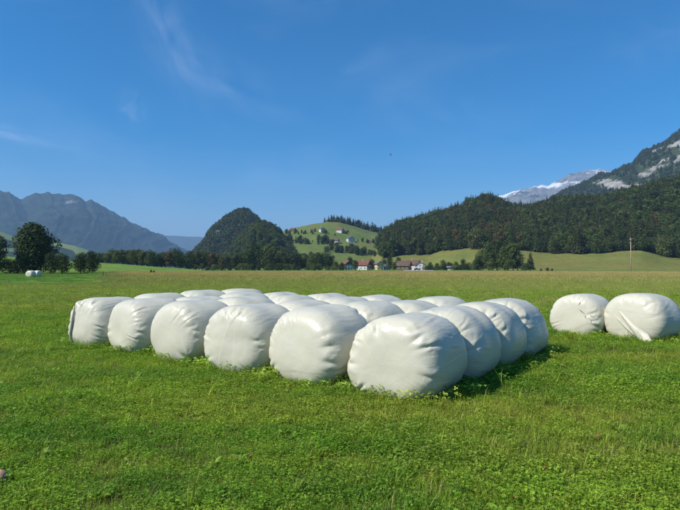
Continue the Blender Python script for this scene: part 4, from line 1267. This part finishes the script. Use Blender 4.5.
def house(name, label, loc, rz, w, d, eave, rise, wall, roof, group, upper=None, floors=2, cols=3, chimney=True, cat='house', balcony=False, windows=True, sc_=.9):
    e = empty(name, loc, rz)
    b = MB(); z0 = -1.5                                         # gable ends at -y and +y, ridge along y
    b.add([(-w / 2, -d / 2, z0), (w / 2, -d / 2, z0), (w / 2, -d / 2, eave), (0, -d / 2, eave + rise), (-w / 2, -d / 2, eave),
           (-w / 2, d / 2, z0), (w / 2, d / 2, z0), (w / 2, d / 2, eave), (0, d / 2, eave + rise), (-w / 2, d / 2, eave)],
          [(0, 1, 2, 3, 4), (9, 8, 7, 6, 5), (0, 5, 6, 1), (1, 6, 7, 2), (4, 9, 5, 0)])
    b.build('wall', wall, e)
    ov, ox, t = .9, .8, .22
    k_ = rise / (w / 2); b = MB()
    for s in (-1, 1):
        x1, z1 = s * (w / 2 + ox), eave - k_ * ox
        p = [(0, eave + rise + .03), (x1, z1 + .03), (x1, z1 + .03 + t), (0, eave + rise + .03 + t)]
        vs = [(x_, -d / 2 - ov, z_) for x_, z_ in p] + [(x_, d / 2 + ov, z_) for x_, z_ in p]
        b.add(vs, [(0, 1, 2, 3), (7, 6, 5, 4), (0, 4, 5, 1), (1, 5, 6, 2), (2, 6, 7, 3)])
    rf = b.build('roof', roof, e)
    if chimney:
        MB().box(w * .12, w * .12 + .7, d * .1, d * .1 + .7, eave + rise * .5, eave + rise + .9).build('chimney', wall, rf)
    if upper:                                                   # boarded gables under the roof
        zz = eave - .2
        for s in (-1, 1):
            y0, y1 = sorted((s * (d / 2 + .02), s * (d / 2 + .12)))
            b = MB(); q_ = [(-w / 2 + .02, zz), (w / 2 - .02, zz), (w / 2 - .02, eave - .05), (0, eave + rise - .08), (-w / 2 + .02, eave - .05)]
            b.add([(x_, y0, z_) for x_, z_ in q_] + [(x_, y1, z_) for x_, z_ in q_], [(0, 1, 2, 3, 4), (9, 8, 7, 6, 5), (0, 5, 6, 1), (1, 6, 7, 2), (2, 7, 8, 3), (3, 8, 9, 4), (4, 9, 5, 0)])
            b.build('gable_boards', upper, e)
    fh = eave / floors
    if windows:
        for fl in range(floors):
            for c in range(cols):
                xx = -w / 2 + w * (c + .5) / cols; zz = fl * fh + .9
                if fl == 0 and c == cols // 2:
                    MB().box(xx - .5, xx + .5, -d / 2 - .06, -d / 2 + .05, 0, 2.05).build('door', M_WOODW, e); continue
                f = MB().box(xx - .6, xx + .6, -d / 2 - .05, -d / 2 + .05, zz, zz + 1.35).build('window', M_FRAME, e)
                MB().box(xx - .48, xx + .48, -d / 2 - .08, -d / 2 - .01, zz + .1, zz + 1.25).build('pane', M_GLASS, f)
            for s in (-1, 1):
                for c in range(3):
                    yy = -d / 2 + d * (c + .5) / 3; zz = fl * fh + .9
                    a0, a1 = sorted((s * (w / 2 - .05), s * (w / 2 + .05))); p0, p1 = sorted((s * (w / 2 + .01), s * (w / 2 + .08)))
                    f = MB().box(a0, a1, yy - .6, yy + .6, zz, zz + 1.35).build('window', M_FRAME, e)
                    MB().box(p0, p1, yy - .48, yy + .48, zz + .1, zz + 1.25).build('pane', M_GLASS, f)
    if balcony:
        b = MB().box(-w * .42, w * .42, -d / 2 - 1.3, -d / 2 - .13, fh - .15, fh)
        bal = b.build('balcony', M_WOODW, e)
        MB().box(-w * .42, w * .42, -d / 2 - 1.36, -d / 2 - 1.30, fh, fh + 1.0).build('railing', M_WOODW, bal)
    e.scale = (sc_, sc_, sc_)
    return tag(e, label, cat, group)
GV, GH = 'village houses', 'houses on the green hill'
house('village_house', 'white village house with steep red roof beside a dark round tree', at_px(347, 420), R(20), 7.5, 9, 4.8, 3.0, M_WHITE, M_RED, GV, M_WOODW)
house('village_house', 'wide village house with broad red roof and white ground floor', at_px(363.5, 424), R(62), 9.5, 11, 4.6, 3.6, M_WHITE, M_RED, GV, M_WOODW, balcony=True)
house('village_house', 'narrow yellow village house with grey roof', at_px(379, 420), R(12), 5.8, 9, 5.6, 2.0, M_CREAM, M_GREY, GV, cols=2)
house('village_shed', 'low grey roofed shed next to the yellow house', at_px(386.2, 428), R(-70), 5, 6, 3.0, 2.0, M_PALE, M_GREY, GV, floors=1, chimney=False, cat='shed')
house('farm_barn', 'long brown roofed barn in the village with boarded gable', at_px(404, 432), R(70), 10, 11, 4.0, 3.8, M_WOODW, M_BROWN, GV, M_WOODW, chimney=False, cat='barn')
house('village_house', 'brown roofed village house behind the white gabled one', at_px(413, 448), R(64), 9, 11, 5.2, 3.6, M_WHITE, M_BROWN, GV, M_WOODW)
house('village_house', 'village house with bright white gable and dark grey roof', at_px(420.5, 418), R(-14), 8.5, 10, 4.2, 2.8, M_WHITE, M_GREY, GV, cols=3)
house('field_shed', 'low pale shed among the bushes right of the village'.replace(' right of the village', ' before the sloping meadow'), at_px(451.5, 392), R(75), 4, 6, 2.2, 1.0, M_WHITE, M_GREY, GV, floors=1, chimney=False, cat='shed')
house('village_house', 'house with brown roof half hidden by trees below the cone hill', at_px(204, 455), R(55), 9, 11, 8.5, 4.0, M_WHITE, M_BROWN, GV, floors=3)
for px, py, nm, lab, rz, w, d, ev, ri, wl, ro, up in (
        (322, 231.8, 'farm_house', 'small bright white farm house high on the green hill', 25, 9, 10, 6.2, 3.0, M_WHITE, M_GREY, None),
        (340, 232.5, 'farm_house', 'white farm house with red roof high on the green hill', 60, 8, 12, 5.2, 3.6, M_WHITE, M_RED, None),
        (293, 231.6, 'farm_house', 'brown wooden farm house on the left shoulder of the green hill'.replace('left shoulder of the green hill', 'low shoulder of the green hill near the wood'), 65, 8, 10, 4.4, 3.2, M_WOODW, M_BROWN, None),
        (313, 231.5, 'farm_barn', 'small brown barn between the hill farms', 60, 6, 9, 4.0, 2.8, M_WOODW, M_BROWN, None),
        (350.5, 241.8, 'large_house', 'large pale bluish house with wide white gable on the green hill', 18, 13, 13, 6.5, 3.6, M_PALE, M_GREY, None),
        (334.5, 243, 'farm_barn', 'long brown roofed barn beside the large pale house on the hill', 72, 9, 15, 4.5, 3.6, M_WHITE, M_BROWN, M_WOODW),
        (371, 242.6, 'hill_barn', 'dark wooden barn beside the pale track on the green hill', 65, 7, 9, 3.6, 2.8, M_WOODW, M_BROWN, None)):
    p = hit(px, py, 480, 1400)
    house(nm, lab, p, R(rz), w, d, ev, ri, wl, ro, GH, up, cat='barn' if 'barn' in nm else 'house', chimney='barn' not in nm, sc_=.80)

# yard and track
def sheet(name, pts, mat, lift=.05):
    bm = bmesh.new(); vs = []
    for p in pts: vs.append(bm.verts.new((p[0], p[1], p[2] + lift)))
    n = len(vs) // 2
    for i in range(n - 1): bm.faces.new((vs[i], vs[i + 1], vs[2 * n - 2 - i], vs[2 * n - 1 - i]))
    bmesh.ops.recalc_face_normals(bm, faces=bm.faces)
    me = bpy.data.meshes.new(name); bm.to_mesh(me); bm.free(); me.materials.append(mat)
    return tag(link(bpy.data.objects.new(name, me)), kind='structure')
M_GRAV = simple_mat('pale_gravel', (.30, .29, .26), .95, .15, .4)
near_e = [at_px(px, 300) for px in range(404, 437, 3)]; far_e = [at_px(px, 418) for px in range(404, 437, 3)]
for p in near_e + far_e: p.z = 0
sheet('gravel_yard', near_e + far_e[::-1], M_GRAV, .03)
a = [hit(px, py, 480, 1400) for px, py in ((368, 239), (372, 241), (377, 243.3), (381, 243.6))]
near_e = [p + Vector((0, -1.8, 0)) for p in a]; far_e = [p + Vector((0, 1.8, 0)) for p in a]
def drape(ps):
    for p in ps: p.z = float(height(np.array([p.x]), np.array([p.y]))[0])
drape(near_e); drape(far_e)
sheet('hill_track', near_e + far_e[::-1], M_GRAV, .35)

# parked car before the white gabled house
def car(loc, rz):
    paint = simple_mat('dark_car_paint', (.03, .035, .045), .3, .1, 1, .6)
    e = empty('parked_car', loc, rz)
    prof = [(-2.1, .35), (-2.15, .75), (-2.0, .95), (-1.35, 1.42), (.35, 1.45), (1.05, .98), (1.95, .85), (2.1, .6), (2.1, .35)]
    b = MB(); n = len(prof)
    vs = [(x_, -.85 if z_ < 1.2 else -.68, z_) for x_, z_ in prof] + [(x_, .85 if z_ < 1.2 else .68, z_) for x_, z_ in prof]
    b.add(vs, [tuple(range(n)), tuple(range(2 * n - 1, n - 1, -1))] + [(i, i + n, (i + 1) % n + n, (i + 1) % n) for i in range(n)])
    b.build('body', paint, e)
    for s in (-1, 1):
        MB().add([(-1.7, s * .84, 1.0), (.85, s * .84, 1.0), (.3, s * .72, 1.36), (-1.25, s * .72, 1.36)], [(0, 1, 2, 3)]).build('side_window', M_GLASS, e)
        for x_ in (-1.3, 1.3):
            w_ = MB().tube([(x_, s * .66, .33), (x_, s * .88, .33)], [.33, .33], 14).build('wheel', simple_mat('tyre', (.02, .02, .02), .9), e)
            MB().tube([(x_, s * .87, .33), (x_, s * .90, .33)], [.2, .2], 10).build('rim', M_GREY, w_)
        MB().box(2.04, 2.13, s * .6 - .15, s * .6 + .15, .62, .76).build('headlight', M_FRAME, e)
    tag(e, 'dark parked car on the gravel before the white gabled house', 'car')
car(at_px(417, 392), R(8))

# ------------------------------------------------------------------ poles and wires
M_POLE = simple_mat('weathered_pole', (.34, .29, .23), .9, .15, 2)
M_WIRE = simple_mat('wire', (.08, .08, .08), .6, .1, 1)
def pole(loc, h, label, rz):
    e = empty('utility_pole', loc, rz)
    MB().tube([(0, 0, -1), (0, 0, h * .5), (0, 0, h)], [.19, .16, .12], 10).build('shaft', M_POLE, e, True)
    arm = MB().box(-.9, .9, -.06, .06, h - .75, h - .62).build('crossarm', M_POLE, e)
    for x_ in (-.8, 0, .8):
        z_ = h - .62 if x_ else h
        MB().tube([(x_, 0, z_), (x_, 0, z_ + .1), (x_, 0, z_ + .22)], [.05, .07, .03], 8).build('insulator', M_FRAME, arm if x_ else e)
    return tag(e, label, 'utility pole', 'utility poles')
pA = at_px(631, 236); pB = at_px(524, 372); pC = at_px(800, 190)
pole(pA, 13.2, 'tall pale wooden utility pole standing alone before the sloping meadow', R(30))
pole(pB, 11, 'utility pole hidden among the clump of trees before the wood', R(30))
for a_, b_, ha, hb in ((pB, pA, 11, 13.2), (pA, pC, 13.2, 13)):
    for s in (-.8, 0, .8):
        o_ = Vector((math.cos(R(30)) * s, math.sin(R(30)) * s, -.4 if s else .2))
        p0, p1 = a_ + o_ + Vector((0, 0, ha)), b_ + o_ + Vector((0, 0, hb))
        pts = [p0.lerp(p1, t / 10) - Vector((0, 0, 1.6 * (1 - (t / 5 - 1) ** 2))) for t in range(11)]
        wobj = MB().tube(pts, [.024] * 11, 5).build('power_wire', M_WIRE)
        tag(wobj, 'thin dark power wire strung from the lone utility pole', 'wire', 'power wires')
for px, r, h_, lab in ((359.7, 168, 1.45, 'short dark wooden post in the straw field before the village'), (103, 104, 1.0, 'short dark post in the mown grass near the fruit trees')):
    p = at_px(px, r); e = empty('marker_post', p)
    MB().tube([(0, 0, -.2), (0, 0, h_ * .9), (.01, 0, h_)], [.075, .07, .05], 8).build('shaft', M_WOODW, e, True)
    MB().tube([(0, 0, h_ * .80), (0, 0, h_ * .86)], [.078, .078], 8).build('band', M_WIRE, e)
    tag(e, lab, 'post')

# ------------------------------------------------------------------ a paraglider far off in the air
def paraglider():
    az, te = pix_az_el(390.3, 156.5); r = 1250.0
    loc = Vector((math.sin(az) * r, math.cos(az) * r, CAM_H + r * float(te)))
    red = simple_mat('red_canopy', (.30, .03, .05), .7, .1, 1); dark = simple_mat('dark_suit', (.03, .03, .04), .9, .1, 3)
    e = empty('paraglider', loc, R(55))
    n, V, F = 16, [], []
    prof = [(-1.3, 0), (-1.1, .28), (-.3, .36), (1.3, 0), (-.3, -.02), (-1.1, -.06)]          # an aerofoil, nose first
    for i in range(n + 1):
        t = i / n * 2 - 1; a_ = t * R(62); ch = (1 - .55 * t * t)
        c0 = Vector((math.sin(a_) * 5.6, 0, 6.4 + (math.cos(a_) - 1) * 5.6)); up = Vector((math.sin(a_), 0, math.cos(a_)))
        V += [tuple(c0 + Vector((0, y_ * ch, 0)) + up * z_ * ch) for y_, z_ in prof]
    m_ = len(prof)
    for i in range(n):
        for j in range(m_): F.append((i * m_ + j, i * m_ + (j + 1) % m_, (i + 1) * m_ + (j + 1) % m_, (i + 1) * m_ + j))
    F += [tuple(range(m_ - 1, -1, -1)), tuple(range(n * m_, n * m_ + m_))]
    MB().add(V, F).build('canopy', red, e)
    for i in (1, 4, 7, 9, 12, 15):
        a_ = (i / n * 2 - 1) * R(62); p = (math.sin(a_) * 5.6, 0, 6.3 + (math.cos(a_) - 1) * 5.6)
        MB().tube([(math.copysign(.25, a_), 0, .75), p], [.008, .008], 4).build('line', M_WIRE, e)
    MB().box(-.26, .26, -.30, .28, -.32, .02).build('harness', dark, e)
    tag(e, 'tiny red paraglider hanging far off in the clear blue sky', 'paraglider')
    # the pilot, sitting in the harness
    J = [((0, 0, .10), .17), ((0, -.03, .38), .16), ((0, -.03, .60), .17), ((0, -.02, .74), .07), ((0, .0, .86), .105), ((0, .01, .98), .09),
         ((.20, -.02, .58), .07), ((.34, .02, .78), .05), ((.27, .02, 1.02), .04), ((.26, .03, 1.10), .04), ((-.20, -.02, .58), .07), ((-.34, .02, .78), .05), ((-.27, .02, 1.02), .04), ((-.26, .03, 1.10), .04),
         ((.11, .08, .08), .11), ((.13, .50, .12), .08), ((.13, .82, -.14), .055), ((.13, .95, -.10), .045), ((-.11, .08, .08), .11), ((-.13, .50, .12), .08), ((-.13, .82, -.14), .055), ((-.13, .95, -.10), .045)]
    E = [(0, 1), (1, 2), (2, 3), (3, 4), (4, 5), (2, 6), (6, 7), (7, 8), (8, 9), (2, 10), (10, 11), (11, 12), (12, 13), (0, 14), (14, 15), (15, 16), (16, 17), (0, 18), (18, 19), (19, 20), (20, 21)]
    me = bpy.data.meshes.new('person'); me.from_pydata([p for p, _ in J], E, []); me.materials.append(dark)
    o = link(bpy.data.objects.new('person', me)); o.location = loc; o.rotation_euler = (0, 0, R(55))
    o.modifiers.new('skin', 'SKIN'); o.modifiers.new('sub', 'SUBSURF').levels = 1
    if not me.skin_vertices: bpy.context.view_layer.objects.active = o
    for i, (p, rr) in enumerate(J):
        sv = me.skin_vertices[0].data[i]; sv.radius = (rr, rr); sv.use_root = (i == 0)
    tag(o, 'person in dark clothing sitting under the red paraglider', 'person')
paraglider()

# ------------------------------------------------------------------ the air of the valley
def haze():
    m, k = mat_new('valley_air')
    v = k.new('ShaderNodeVolumePrincipled')
    v.inputs['Color'].default_value = HAZE_COL
    v.inputs['Density'].default_value = HAZE_DENSITY
    v.inputs['Anisotropy'].default_value = 0.0
    o = k.new('ShaderNodeOutputMaterial'); k.put(o.inputs['Volume'], v.outputs[0])
    land = [o_ for o_ in COL.objects if o_.get('kind') == 'structure']
    zs = [c[2] for o_ in land for c in o_.bound_box]
    top = max(zs) + 25; low = min(zs) - 1
    print('air from', low, 'to', top)
    b = MB().box(-17500, 17500, -17500, 17500, low, top).build('haze', m)
    tag(b, 'thin blue haze filling the valley air', 'haze', kind='stuff')
HAZE_COL = (.36, .63, 1.0, 1)
HAZE_DENSITY = 1.05e-4
haze()
